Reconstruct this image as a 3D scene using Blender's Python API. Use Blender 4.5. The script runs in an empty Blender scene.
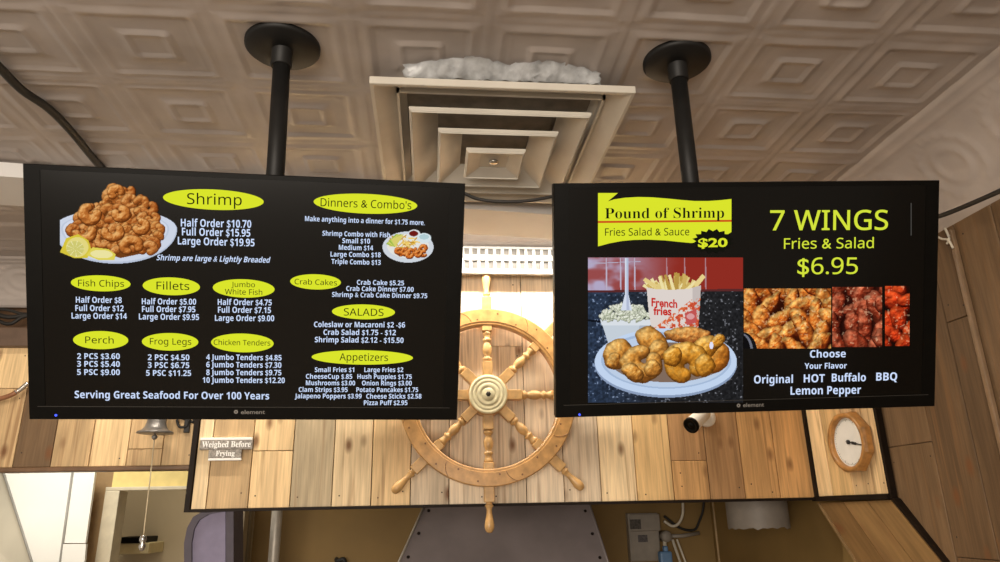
import bpy, bmesh, math, random
import numpy as np
from mathutils import Vector, Matrix, Euler
from math import sin, cos, pi, radians as R

C = bpy.context.scene.collection
sc = bpy.context.scene
random.seed(7)

# ------------------------------------------------------------------ camera
EYE = np.array([0.0, 0.0, 1.6])
FOC = 700.0                                    # focal length in pixels of a 1000 x 562 frame
PITCH, ROLL, YAW = R(18.2), -0.02, R(5.7)
fw = np.array([sin(YAW)*cos(PITCH), cos(YAW)*cos(PITCH), sin(PITCH)])
_r = np.array([cos(YAW), -sin(YAW), 0.0]); _u = np.cross(_r, fw)
rt = cos(ROLL)*_r + sin(ROLL)*_u
up = -sin(ROLL)*_r + cos(ROLL)*_u
cam = bpy.data.cameras.new('camera'); cam.sensor_width = 36; cam.lens = 36*FOC/1000; cam.clip_start = .05
co = bpy.data.objects.new('camera', cam); C.objects.link(co)
co.matrix_world = Matrix(((rt[0], up[0], -fw[0], EYE[0]), (rt[1], up[1], -fw[1], EYE[1]), (rt[2], up[2], -fw[2], EYE[2]), (0, 0, 0, 1)))
sc.camera = co

def ray(x, y): return fw*FOC + rt*(x-500) + up*(281-y)
def at(x, y, axis, val):
    """point of the room seen at x, y that lies on the plane  axis = val"""
    d = ray(x, y); i = 'xyz'.index(axis)
    return Vector(EYE + d*((val-EYE[i])/d[i]))
def on(x, y, o, n):
    d = ray(x, y); n = np.array(n); return Vector(EYE + d*(np.dot(np.array(o)-EYE, n)/np.dot(d, n)))

def S(r, g, b):
    f = lambda c: (c/255/12.92 if c/255 <= .04045 else ((c/255+.055)/1.055)**2.4)
    return (f(r), f(g), f(b), 1)

# ------------------------------------------------------------------ light, exposure
sc.view_settings.view_transform = 'Standard'; sc.view_settings.look = 'None'
sc.view_settings.gamma = 1; sc.view_settings.use_curve_mapping = False
sc.view_settings.exposure = 0
w = bpy.data.worlds.new('world'); sc.world = w; w.use_nodes = True
w.node_tree.nodes['Background'].inputs[0].default_value = (1.0, .86, .70, 1)
w.node_tree.nodes['Background'].inputs[1].default_value = .55
def area(name, loc, to, sx, sy, power, col):
    l = bpy.data.lights.new(name, 'AREA'); l.shape = 'RECTANGLE'; l.size = sx; l.size_y = sy; l.energy = power; l.color = col
    o = bpy.data.objects.new(name, l); C.objects.link(o); o.location = loc
    o.rotation_euler = (Vector(to)-Vector(loc)).to_track_quat('-Z', 'Y').to_euler(); return o
# fluorescent strip behind the white housing, washing the wooden wall
area('wall_washer', (-.15, 2.92, 2.755), (-.15, 3.15, 2.2), 2.6, .03, 34, (1, .91, .78))
# the dining room's ceiling lamps behind the viewer
area('dining_room_lamp', (-.9, -1.2, 2.75), (-.5, 1.2, .2), 1.2, .6, 60, (1, .88, .74))
# daylight of the shop window behind the viewer
area('shop_window', (-1.2, -2.6, 1.75), (-.4, 2.5, 2.0), 3.0, 1.6, 160, (1, .90, .78))
# kitchen lamps
area('kitchen_lamp', (-1.95, 3.75, 2.5), (-2.0, 4.5, 1.4), .5, .3, 14, (1, .95, .84))
area('kitchen_lamp', (-.5, 4.1, 2.6), (-.4, 4.4, 0), .8, .3, 2.0, (1, .82, .55))
area('passage_fill', (-1.9, 4.9, 2.7), (-1.7, 5.3, 1), .4, .3, 6.0, (1, .92, .75))  # unseen fill light added to brighten the passage interior

# ------------------------------------------------------------------ mesh helpers
def mesh_obj(name, bm, mat, parent=None, smooth=False):
    me = bpy.data.meshes.new(name)
    if isinstance(bm, bmesh.types.BMesh):
        bm.normal_update(); bm.to_mesh(me); bm.free()
    else:
        me.from_pydata(*bm); me.update()
    for m in (mat if isinstance(mat, (list, tuple)) else [mat]): me.materials.append(m)
    if smooth: me.polygons.foreach_set('use_smooth', [True]*len(me.polygons))
    o = bpy.data.objects.new(name, me); C.objects.link(o)
    if parent: o.parent = parent
    return o
def tag(o, label, cat, group=None, kind=None):
    o['label'] = label; o['category'] = cat
    if group: o['group'] = group
    if kind: o['kind'] = kind
    return o
def struct(o, label=None):
    o['kind'] = 'structure'
    if label: o['label'] = label
    return o
def thing(name, label, cat, loc=(0, 0, 0), rot=(0, 0, 0), group=None):
    o = bpy.data.objects.new(name, None); C.objects.link(o); o.location = loc; o.rotation_euler = rot; o.empty_display_size = .05
    return tag(o, label, cat, group)
def B(): return bmesh.new()
def box(bm, lo, hi, bev=0, M=None, mi=0):
    lo, hi = Vector(lo), Vector(hi)
    m = Matrix.Translation((lo+hi)/2) @ Matrix.Diagonal((*(hi-lo), 1))
    r = bmesh.ops.create_cube(bm, size=1, matrix=m)
    vs = r['verts']
    if bev:
        es = list({e for v in vs for e in v.link_edges})
        k = bmesh.ops.bevel(bm, geom=es, offset=bev, segments=2, affect='EDGES', profile=.5)
        vs = list({v for f in k['faces'] for v in f.verts} | {v for v in vs if v.is_valid})
    if M is not None: bmesh.ops.transform(bm, matrix=M, verts=vs)
    if mi:
        for f in {f for v in vs for f in v.link_faces}: f.material_index = mi
    return vs
def lathe(bm, prof, n=24, M=None, cap=True, mi=0):
    """profile [(radius, height)] turned about Z"""
    rings = []
    for r, h in prof:
        rings.append([bm.verts.new((r*cos(2*pi*i/n), r*sin(2*pi*i/n), h)) for i in range(n)])
    fs = []
    for a, b in zip(rings, rings[1:]):
        for i in range(n): fs.append(bm.faces.new((a[i], a[(i+1) % n], b[(i+1) % n], b[i])))
    if cap:
        fs.append(bm.faces.new(rings[0][::-1])); fs.append(bm.faces.new(rings[-1]))
    for f in fs: f.material_index = mi; f.smooth = len(f.verts) == 4
    vs = [v for q in rings for v in q]
    if M is not None: bmesh.ops.transform(bm, matrix=M, verts=vs)
    return vs
def tube(bm, pts, rad, n=8, mi=0):
    pts = [Vector(p) for p in pts]; rings = []
    for i, p in enumerate(pts):
        t = (pts[min(i+1, len(pts)-1)]-pts[max(i-1, 0)]).normalized()
        a = t.cross(Vector((0, 0, 1)))
        if a.length < .01: a = t.cross(Vector((0, 1, 0)))
        a.normalize(); b = t.cross(a)
        rr = rad[i] if isinstance(rad, (list, tuple)) else rad
        rings.append([bm.verts.new(p+(a*cos(2*pi*k/n)+b*sin(2*pi*k/n))*rr) for k in range(n)])
    for A, Bq in zip(rings, rings[1:]):
        for k in range(n):
            f = bm.faces.new((A[k], A[(k+1) % n], Bq[(k+1) % n], Bq[k])); f.smooth = True; f.material_index = mi
    bm.faces.new(rings[0][::-1]).material_index = mi; bm.faces.new(rings[-1]).material_index = mi
def spline(pts, n=8):
    P = [Vector(p) for p in pts]; P = [2*P[0]-P[1]]+P+[2*P[-1]-P[-2]]; out = []
    for i in range(1, len(P)-2):
        for k in range(n):
            t = k/n; a, b, c, d = P[i-1:i+3]
            out.append(.5*((2*b)+(c-a)*t+(2*a-5*b+4*c-d)*t*t+(3*b-a-3*c+d)*t**3))
    return out+[P[-2]]
def prism(bm, pts, off, mi=0):
    """polygon pts extruded by off"""
    off = Vector(off); a = [bm.verts.new(Vector(p)) for p in pts]; b = [bm.verts.new(Vector(p)+off) for p in pts]; n = len(pts)
    fs = [bm.faces.new(a), bm.faces.new(b[::-1])]+[bm.faces.new((a[i], b[i], b[(i+1) % n], a[(i+1) % n])) for i in range(n)]
    for f in fs: f.material_index = mi
    bmesh.ops.recalc_face_normals(bm, faces=fs)
    return a+b

# ------------------------------------------------------------------ materials
def mat(name, col, rough=.6, metal=0, spec=.5, noise=0, scale=20, bump=0, emit=None, estr=1):
    m = bpy.data.materials.new(name); m.use_nodes = True; nt = m.node_tree; b = nt.nodes['Principled BSDF']
    col = tuple(col) if len(col) == 4 else (*col, 1)
    b.inputs['Base Color'].default_value = col; b.inputs['Roughness'].default_value = rough
    b.inputs['Metallic'].default_value = metal; b.inputs['Specular IOR Level'].default_value = spec
    if emit: b.inputs['Emission Color'].default_value = emit; b.inputs['Emission Strength'].default_value = estr
    if noise or bump:
        g = nt.nodes.new('ShaderNodeNewGeometry'); n = nt.nodes.new('ShaderNodeTexNoise'); n.inputs['Scale'].default_value = scale; n.inputs['Detail'].default_value = 5
        nt.links.new(g.outputs['Position'], n.inputs['Vector'])
        if noise:
            r = nt.nodes.new('ShaderNodeMapRange'); r.inputs[1].default_value = .3; r.inputs[2].default_value = .7
            r.inputs[3].default_value = 1-noise; r.inputs[4].default_value = 1+noise*.5
            x = nt.nodes.new('ShaderNodeMix'); x.data_type = 'RGBA'; x.blend_type = 'MULTIPLY'; x.inputs[0].default_value = 1
            x.inputs[6].default_value = col; nt.links.new(n.outputs['Fac'], r.inputs[0]); nt.links.new(r.outputs[0], x.inputs[7]); nt.links.new(x.outputs[2], b.inputs['Base Color'])
        if bump:
            q = nt.nodes.new('ShaderNodeBump'); q.inputs['Strength'].default_value = bump; q.inputs['Distance'].default_value = .01
            nt.links.new(n.outputs['Fac'], q.inputs['Height']); nt.links.new(q.outputs[0], b.inputs['Normal'])
    return m
def glow(name, col, s=1):
    m = bpy.data.materials.new(name); m.use_nodes = True; nt = m.node_tree; nt.nodes.clear()
    e = nt.nodes.new('ShaderNodeEmission'); o = nt.nodes.new('ShaderNodeOutputMaterial')
    e.inputs[0].default_value = col; e.inputs[1].default_value = s; nt.links.new(e.outputs[0], o.inputs[0]); return m
def wood(name):
    """boards: attribute wc = (across, along, board number), tone = colour of the board"""
    m = bpy.data.materials.new(name); m.use_nodes = True; nt = m.node_tree; b = nt.nodes['Principled BSDF']; N = nt.nodes.new; L = nt.links.new
    wc = N('ShaderNodeAttribute'); wc.attribute_name = 'wc'; tn = N('ShaderNodeAttribute'); tn.attribute_name = 'tone'
    def noise(sx, sy, det, dist=0):
        v = N('ShaderNodeVectorMath'); v.operation = 'MULTIPLY'; v.inputs[1].default_value = (sx, sy, 3.7); L(wc.outputs['Vector'], v.inputs[0])
        n = N('ShaderNodeTexNoise'); n.inputs['Scale'].default_value = 1; n.inputs['Detail'].default_value = det; n.inputs['Distortion'].default_value = dist
        L(v.outputs[0], n.inputs['Vector']); return n
    def rng(src, a, c, lo, hi):
        r = N('ShaderNodeMapRange'); r.inputs[1].default_value = a; r.inputs[2].default_value = c; r.inputs[3].default_value = lo; r.inputs[4].default_value = hi
        L(src, r.inputs[0]); return r.outputs[0]
    def mul(a, fac):
        x = N('ShaderNodeMix'); x.data_type = 'RGBA'; x.blend_type = 'MULTIPLY'; x.inputs[0].default_value = 1
        L(a, x.inputs[6]); L(fac, x.inputs[7]); return x.outputs[2]
    c = mul(tn.outputs['Color'], rng(noise(120, 5, 4).outputs['Fac'], (.3), .7, .84, 1.16))
    c = mul(c, rng(noise(16, 1.6, 3, .8).outputs['Fac'], .3, .72, .80, 1.18))
    # broad brown streaks
    st = rng(noise(26, .8, 3, 1.5).outputs['Fac'], .57, .72, 0, .62)
    x = N('ShaderNodeMix'); x.data_type = 'RGBA'; L(st, x.inputs[0]); L(c, x.inputs[6]); x.inputs[7].default_value = (.23, .115, .045, 1); c = x.outputs[2]
    # knots
    v = N('ShaderNodeVectorMath'); v.operation = 'MULTIPLY'; v.inputs[1].default_value = (9, 4.6, 5.3); L(wc.outputs['Vector'], v.inputs[0])
    vo = N('ShaderNodeTexVoronoi'); vo.inputs['Scale'].default_value = 1; vo.inputs['Randomness'].default_value = 1; L(v.outputs[0], vo.inputs['Vector'])
    k = rng(vo.outputs['Distance'], .06, .20, .9, 0)
    x = N('ShaderNodeMix'); x.data_type = 'RGBA'; L(k, x.inputs[0]); L(c, x.inputs[6]); x.inputs[7].default_value = (.17, .07, .025, 1); c = x.outputs[2]
    L(c, b.inputs['Base Color']); b.inputs['Roughness'].default_value = .55; b.inputs['Specular IOR Level'].default_value = .3
    q = N('ShaderNodeBump'); q.inputs['Strength'].default_value = .25; q.inputs['Distance'].default_value = .004
    L(noise(150, 4, 3).outputs['Fac'], q.inputs['Height']); L(q.outputs[0], b.inputs['Normal'])
    return m
M_wood = wood('pine_boards')
M_trim = mat('dark_trim', (.013, .0075, .0045), .55, spec=.15, noise=.3)
M_black = mat('black_plastic', (.0026, .0023, .0018), .4, spec=.09, noise=.2, scale=40)
M_screen = mat('screen_glass', (.0035, .003, .0024), .22, spec=.14)
M_pole = mat('black_painted_steel', (.010, .0095, .009), .5, spec=.25, noise=.2)
M_tin = mat('painted_tin', (.41, .36, .33), .32, spec=.35, noise=.16, scale=5)
M_white = mat('white_enamel', (.78, .74, .66), .45, noise=.1, scale=6)
M_vent = mat('vent_enamel', (.56, .52, .45), .35, noise=.12, scale=7)
M_dark = mat('dark_duct', (.22, .19, .155), .8, noise=.3)
M_house = mat('grey_white_housing', (.66, .645, .63), .55, noise=.06, scale=5)
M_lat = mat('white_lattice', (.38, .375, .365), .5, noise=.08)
M_wheel = mat('varnished_oak', (.55, .30, .105), .32, spec=.5, noise=.3, scale=26)
M_wheel2 = mat('varnished_oak_turned', (.59, .35, .135), .34, spec=.5, noise=.25, scale=34)
M_plug = mat('wood_plug', (.20, .09, .03), .4, noise=.2)
M_brass = mat('brass', (.80, .72, .46), .36, metal=.25, noise=.2, scale=30)
M_steel = mat('grey_sheet_steel', (.24, .205, .205), .45, metal=.2, noise=.22, scale=4)
M_yellow = mat('mustard_wall_paint', (.22, .135, .04), .7, noise=.15, scale=3)
M_cream = mat('pale_yellow_paint', (.78, .62, .24), .7, noise=.1)
M_beige = mat('beige_wall_paint', (.46, .385, .26), .8, noise=.12, scale=2)
M_brown = mat('brown_wood_trim', (.16, .085, .04), .5, noise=.25)
M_lav = mat('lavender_paint', (.27, .24, .36), .6, noise=.1)
M_lavd = mat('dark_violet_edge', (.09, .075, .10), .6, noise=.15)
M_chrome = mat('chrome', (.6, .58, .55), .2, metal=.9, noise=.1)
M_bell = mat('aged_bell_bronze', (.24, .225, .21), .4, metal=.5, noise=.3, scale=30)
M_string = mat('cotton_string', (.62, .52, .34), .9, noise=.15)
M_cable = mat('black_cable', (.014, .012, .010), .6, noise=.2)
M_wcab = mat('white_cable', (.62, .57, .47), .6, noise=.1)
M_floor = mat('floor_tile', (.32, .26, .20), .5, noise=.2, scale=2)
M_paper = mat('clock_paper', (.80, .79, .74), .7, noise=.05)
M_ink = mat('black_ink', (.02, .02, .02), .6, noise=.1)
M_oakf = mat('clock_oak', (.50, .24, .07), .32, noise=.35, scale=40)
M_blue = mat('blue_plastic', (.10, .20, .36), .5, noise=.1)
M_signw = mat('sign_grey', (.30, .27, .235), .5, noise=.55, scale=130)
M_signt = mat('sign_white', (.86, .85, .82), .5, noise=.05)
M_film = mat('crumpled_film', (.72, .73, .74), .25, spec=.6, noise=.3, scale=30)

# ------------------------------------------------------------------ boards
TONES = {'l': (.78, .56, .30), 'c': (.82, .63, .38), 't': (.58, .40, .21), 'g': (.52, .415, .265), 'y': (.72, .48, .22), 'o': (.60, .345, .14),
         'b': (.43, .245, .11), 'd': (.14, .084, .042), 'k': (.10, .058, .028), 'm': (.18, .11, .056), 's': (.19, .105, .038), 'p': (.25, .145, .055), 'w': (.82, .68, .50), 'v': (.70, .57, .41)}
def boards(name, O, U, V, Nn, items, thick=.018, gap=.0035, back=True, parent=None, nails=True):
    """items: (u0, u1, v0, v1, tone) or (corners [(u,v)*4], tone); each item one board"""
    O, U, V, Nn = map(Vector, (O, U, V, Nn)); bm = B()
    wl = bm.verts.layers.float_vector.new('wc'); tl = bm.verts.layers.float_color.new('tone')
    for i, it in enumerate(items):
        if len(it) == 5:
            u0, u1, v0, v1, t = it; q = [(u0+gap/2, v0), (u1-gap/2, v0), (u1-gap/2, v1), (u0+gap/2, v1)]
        else: q, t = it
        jit = random.uniform(.93, 1.07)
        th = thick*random.uniform(.85, 1.0)
        f0 = [O+U*a+V*b for a, b in q]; e = .0018
        cu = sum(a for a, b in q)/4; cv = sum(b for a, b in q)/4
        sh = [(a+(e if a < cu else -e), b+(e if b < cv else -e)) for a, b in q]
        rows = [[bm.verts.new(p) for p in f0], [bm.verts.new(p+Nn*(th-e)) for p in f0], [bm.verts.new(O+U*a+V*b+Nn*th) for a, b in sh]]
        for row in rows:
            for v, (a, b) in zip(row, q):
                v[wl] = (a, b, i*1.37+random.random()*0+hash(name) % 1*0)
                v[tl] = (*[c*jit for c in TONES[t]], 1)
        for A, Bq in zip(rows, rows[1:]):
            for k in range(4): bm.faces.new((A[k], A[(k+1) % 4], Bq[(k+1) % 4], Bq[k]))
        bm.faces.new(rows[2])
        if nails and len(it) == 5:
            for vv in (v0+.045, v1-.05):
                for uu in (u0+.03, u1-.03):
                    if random.random() < .6: continue
                    p = O+U*(uu+random.uniform(-.008, .008))+V*(vv+random.uniform(-.02, .02))+Nn*(th+.0004)
                    r_ = .0035; vs = [bm.verts.new(p+U*(r_*cos(k*pi/3))+V*(r_*sin(k*pi/3))) for k in range(6)]
                    for v in vs: v[tl] = (.03, .02, .015, 1); v[wl] = (uu, vv, 0)
                    bm.faces.new(vs)
    bmesh.ops.recalc_face_normals(bm, faces=bm.faces)
    mats = [M_wood, M_trim]
    if back:
        us = [a for it in items for a in ((it[0], it[1]) if len(it) == 5 else [p[0] for p in it[0]])]
        vs_ = [a for it in items for a in ((it[2], it[3]) if len(it) == 5 else [p[1] for p in it[0]])]
        if len(items[0]) == 5:
            p = [O+U*a+V*b-Nn*.001 for a, b in ((min(us), min(vs_)), (max(us), min(vs_)), (max(us), max(vs_)), (min(us), max(vs_)))]
            prism(bm, p, -Nn*.03, mi=1)
    return mesh_obj(name, bm, mats, parent)

H = 2.8            # ceiling height
YB = 3.2           # front of the wooden bulkhead
XW = 1.8           # right-hand wooden wall
YL = 3.5           # wooden wall at the far left

# ------------------------------------------------------------------ main wooden bulkhead
z0 = 1.632; z1 = 2.69
cuts = [190, 205, 247, 289, 331, 370.5, 410, 449, 488, 527, 565, 602, 638, 675, 711, 746, 781, 815.5]
ux = [at(px, 505-(px-500)*.027, 'y', YB-.016).x for px in cuts]
tones = 'ctlgclvwvwvcyoboo'  # paler by the wheel, browner at right: lamp falloff partly set into colour
joint = {2: .235, 4: .62, 8: .70, 13: .17, 1: .75, 10: .55, 15: .8}
it = []
for i, t in enumerate(tones):
    a, b = ux[i], ux[i+1]
    if i in joint:
        m = z0+joint[i]*1.0
        it += [(a, b, z0, m-.001, t), (a, b, m+.001, z1, random.choice('wvw' if 5 < i < 11 else 'lct' if i < 12 else 'boy'))]
    else: it.append((a, b, z0, z1, t))
XL, XR = ux[0], ux[-1]
wall = boards('wall_back', (0, YB, 0), (1, 0, 0), (0, 0, 1), (0, -1, 0), it)
struct(wall, 'pale pine board bulkhead behind the wheel')
bm = B(); box(bm, (XL-.001, YB+.031, z0), (XR, YB+.15, H))
struct(mesh_obj('wall_back_core', bm, M_brown))
bm = B(); box(bm, (XL-.022, YB-.03, z0-.012), (XL-.002, YB+.30, z1+.11)); struct(mesh_obj('trim_1', bm, M_trim), 'dark trim on the bulkhead edge')
bm = B(); box(bm, (XL-.022, YB-.028, z0-.011), (XR+.004, YB+.15, z0-.001)); struct(mesh_obj('trim_2', bm, M_trim), 'dark bottom edge of the bulkhead')
bm = B(); box(bm, (XR-.006, YB-.032, z0-.016), (XR+.02, YB-.001, H-.01)); struct(mesh_obj('trim_3', bm, M_trim), 'dark upright trim beside the clock panel')

# clock panel: turns along the right side
P0 = Vector((XR+.018, YB-.02, 0)); P1 = at(893, 495, 'x', XW-.012); P1.z = 0
dU = (P1-P0); LU = dU.length; dU.normalize(); nU = Vector((-dU.y, dU.x, 0)); 
if nU.x > 0: nU = -nU
fr = [0, .235, .53, .80, 1.0]
it = [(LU*fr[i], LU*fr[i+1], z0+.004, z1+.1, t) for i, t in enumerate('lytl')]
struct(boards('wall_corner', P0, dU, (0, 0, 1), nU, it, thick=.01), 'board panel behind the round clock')
bm = B(); M = Matrix.Translation(P1) @ Matrix.Rotation(math.atan2(dU.y, dU.x), 4, 'Z')
box(bm, (-.004, -.016, z0-.02), (.012, .010, H-.35), M=M); struct(mesh_obj('trim_4', bm, M_trim), 'dark upright trim between clock panel and side wall')
bm = B(); M2 = Matrix.Translation(P0) @ Matrix.Rotation(math.atan2(dU.y, dU.x), 4, 'Z')
box(bm, (-.02, -.028, z0-.016), (LU, .012, z0+.003), M=M2); struct(mesh_obj('trim_5', bm, M_trim), 'dark strip under the clock panel')
# sloping panel under it
A0, A1 = on(822, 503, P0, nU), on(893, 500, P0, nU)
B0, B1 = on(860, 562, P0, nU), on(944, 562, P0, nU)
A1 = A1; e0 = (B0-A0); e1 = (B1-A1); B0 = A0+e0*2.6; B1 = A1+e1*2.6
bm = B(); wl = bm.verts.layers.float_vector.new('wc'); tl = bm.verts.layers.float_color.new('tone')
fr = [0, .36, .70, 1.0]
for i, t in enumerate('spp'):
    a, b = fr[i]+.004, fr[i+1]-.004
    q = [A0.lerp(A1, a), A0.lerp(A1, b), B0.lerp(B1, b), B0.lerp(B1, a)]
    vs = prism(bm, [p+nU*.01 for p in q], -nU*.03)
    L0 = (B0-A0).length
    for v, wcv in zip(vs, [(a*.2, 0), (b*.2, 0), (b*.2, L0), (a*.2, L0)]*2):
        v[wl] = (*wcv, 31+i*2.1); v[tl] = (*TONES[t], 1)
struct(mesh_obj('wall_slope', bm, M_wood), 'sloping board panel below the clock panel')
bm = B(); d = (B1-A1).normalized(); sd = Vector((0, 0, 1)).cross(d)
tr = prism(bm, [A1+nU*.016+Vector((0, 0, .014)), A1+nU*.016-Vector((0, .032, -.004)), B1+nU*.016-Vector((0, .032, -.004)), B1+nU*.016+Vector((0, 0, .014))], -nU*.045)
struct(mesh_obj('trim_6', bm, M_trim), 'dark sloping trim along the side wall')
bm = B(); prism(bm, [A0+nU*.014, A0+nU*.014+Vector((0, .02, 0)), B0+nU*.014+Vector((0, .02, 0)), B0+nU*.014], -nU*.05)
struct(mesh_obj('trim_7', bm, mat('slope_edge', (.26, .16, .07), .5, noise=.3)), 'pale free edge of the sloping panel')

# right-hand wooden wall
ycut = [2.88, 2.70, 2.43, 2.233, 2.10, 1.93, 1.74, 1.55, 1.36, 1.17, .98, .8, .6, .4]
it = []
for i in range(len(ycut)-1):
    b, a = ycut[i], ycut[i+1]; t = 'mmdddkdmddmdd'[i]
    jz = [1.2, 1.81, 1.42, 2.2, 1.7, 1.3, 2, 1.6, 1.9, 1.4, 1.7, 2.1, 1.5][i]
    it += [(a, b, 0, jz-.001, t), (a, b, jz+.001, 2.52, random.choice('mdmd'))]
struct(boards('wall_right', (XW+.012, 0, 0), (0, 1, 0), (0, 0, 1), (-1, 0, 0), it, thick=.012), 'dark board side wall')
bm = B(); box(bm, (XW-.016, 2.095, 1.6), (XW, 2.113, 2.5), .003); struct(mesh_obj('trim_8', bm, mat('strip_brown', (.22, .14, .08), .35, noise=.2)), 'thin upright strip on the side wall')

# ------------------------------------------------------------------ left wooden wall
zl0 = at(100, 466.5, 'y', YL).z; zl1 = at(10, 345, 'y', YL).z
cx = [-105, -62, -23, 14.5, 52, 90, 127, 162, 197, 232]
uxl = [at(px, 455, 'y', YL-.015).x for px in cx]
it = []
for i in range(len(uxl)-1):
    t = 'tgtmtlttg'[i]; a, b = uxl[i], uxl[i+1]
    jz = {2: .36, 6: .075, 4: .3}.get(i)
    if jz: it += [(a, b, zl0, zl0+jz, t), (a, b, zl0+jz+.002, zl1, 'l' if i == 2 else 't')]
    else: it.append((a, b, zl0, zl1, t))
struct(boards('wall_left', (0, YL, 0), (1, 0, 0), (0, 0, 1), (0, -1, 0), it), 'tan board wall behind the bell')
xa, xb = uxl[0], uxl[-1]
bm = B(); box(bm, (xa, YL-.03, zl0-.022), (xb, YL+.06, zl0-.001), .004); struct(mesh_obj('trim_9', bm, M_brown), 'brown bottom rail of the left board wall')
zt0 = at(10, 346, 'y', YL-.06).z; zt1 = at(10, 327, 'y', YL-.06).z
bm = B(); box(bm, (xa, YL-.06, zt0), (xb, YL+.05, zt1), .006); struct(mesh_obj('trim_10', bm, mat('ledge_brown', (.12, .075, .05), .5, noise=.2)), 'brown ledge above the left board wall')
bm = B(); box(bm, (xa, YL+.031, zl0), (xb, YL+.06, zt0)); struct(mesh_obj('wall_left_core', bm, M_trim))
bm = B(); box(bm, (xa, YL+.07, zt1-.1), (xb, YL+.1, H)); struct(mesh_obj('wall_left_upper', bm, M_brown))
bm = B()
for k, (yy, rr) in enumerate(((310, .007), (316, .011), (322, .009))):
    pts = [at(-60, yy-12+k*9, 'y', YL-.03), at(-20, yy-3-k*2, 'y', YL-.03), at(8, yy+k, 'y', YL-.03), at(26, yy+4-k*5, 'y', YL-.03), at(60, yy-k*3, 'y', YL-.03)]
    tube(bm, spline(pts, 6), rr, 8)
tag(mesh_obj('cable_bundle', bm, M_cable), 'dark bundle of cables lying on the brown ledge under the tin cove', 'cable')
# curved brown hook
bm = B(); hp = spline([at(-45, 412, 'y', YL-.05), at(-18, 403, 'y', YL-.07), at(6, 397, 'y', YL-.09), at(18, 391, 'y', YL-.09), at(28, 383, 'y', YL-.09)], 6)
k = int(len(hp)*.72)
hk = thing('hook', 'curved reddish brown hook with pale metal tip on tan boards left of the menu screen', 'hook', hp[0])
inv = Matrix.Translation(-hp[0])
def local(o, e):
    o.data.transform(Matrix.Translation(-e.location)) ; o.parent = e; return o
tube(bm, hp[:k+1], .011, 10); local(mesh_obj('hook_arm', bm, mat('reddish_wood', (.30, .13, .06), .35, noise=.2)), hk)
bm = B(); tube(bm, hp[k-1:], [.0125]+[.010]*(len(hp)-k), 10); o = local(mesh_obj('hook_tip', bm, M_chrome), hk); o['label'] = 'pale metal tip'

# ------------------------------------------------------------------ tin ceiling
TX, TY, X0, Y0 = .357, .33, .136, 1.49
def tin(name, x0, x1, y0, y1, step, fn, m=M_tin):
    nx, ny = int((x1-x0)/step)+1, int((y1-y0)/step)+1
    xs = np.linspace(x0, x1, nx); ys = np.linspace(y0, y1, ny); X, Y = np.meshgrid(xs, ys)
    Z = H-fn(X, Y)*.68
    v = np.stack([X, Y, Z], -1).reshape(-1, 3); i = np.arange(nx*ny).reshape(ny, nx)
    f = np.stack([i[:-1, :-1], i[1:, :-1], i[1:, 1:], i[:-1, 1:]], -1).reshape(-1, 4)
    me = bpy.data.meshes.new(name); me.vertices.add(len(v)); me.vertices.foreach_set('co', v.ravel())
    me.loops.add(f.size); me.loops.foreach_set('vertex_index', f.ravel()); me.polygons.add(len(f))
    me.polygons.foreach_set('loop_start', np.arange(len(f))*4); me.polygons.foreach_set('use_smooth', np.ones(len(f), bool)); me.update(); me.validate(); me.materials.append(m)
    o = bpy.data.objects.new(name, me); C.objects.link(o); return struct(o)
sm = lambda a, b, x: (lambda t: t*t*(3-2*t))(np.clip((x-a)/(b-a), 0, 1))
gz = lambda x, c, s: np.exp(-((x-c)/s)**2)
def tile(X, Y):
    a = np.abs(((X-X0)/TX) % 1*2-1); b = np.abs(((Y-Y0)/TY) % 1*2-1); d = np.maximum(a, b); mi = np.minimum(a, b)
    h = .0055*gz(d, .985, .014)+.004*gz(d, .92, .012)+.003*gz(d, .66, .012)
    h += .008*(sm(.70, .76, d)-sm(.82, .86, d)*.55)+.004*gz(d, .735, .015)
    h += .010*sm(.36, .31, d)-.007*sm(.27, .23, d)+.003*gz(d, .385, .018)
    h += .0035*gz(d, .29, .03)*(.5+.5*np.cos(mi*60))
    h += .004*gz(np.hypot(a-.87, b-.87), 0, .05)+.003*gz(np.hypot(a-.87, b-.74), 0, .035)+.003*gz(np.hypot(a-.74, b-.87), 0, .035)
    h += .003*gz(np.hypot(a-.60, b-.60), 0, .045)
    h += .002*np.sin(X*7.1+Y*3)*np.sin(Y*9-X*2)
    h += .0012*np.sin(X*31+2*np.sin(Y*17))*np.sin(Y*27+X*11)
    return h
YT = Y0+TY*4
struct(tin('ceiling', X0-TX*9, X0+TX*4-.012, Y0-TY*4, YT, .0088, tile), 'cream pressed tin ceiling with square panels')
def border(X, Y):
    h = .006*gz(Y, YT+.01, .008)+.012*sm(YT+.10, YT+.13, Y)-.009*sm(YT+.2, YT+.24, Y)+.007*gz(Y, YT+.30, .012)+.009*gz(Y, YT+.42, .018)
    h += .005*np.abs(np.sin(X*pi/.11))*gz(Y, YT+.36, .03); return h
struct(tin('ceiling_border', X0-TX*9, 1.56, YT, 3.36, .0085, border))
bm = B(); box(bm, (-3.2, -1.8, H+.02), (2.4, 5.9, H+.06)); struct(mesh_obj('ceiling_slab', bm, M_beige))
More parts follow.
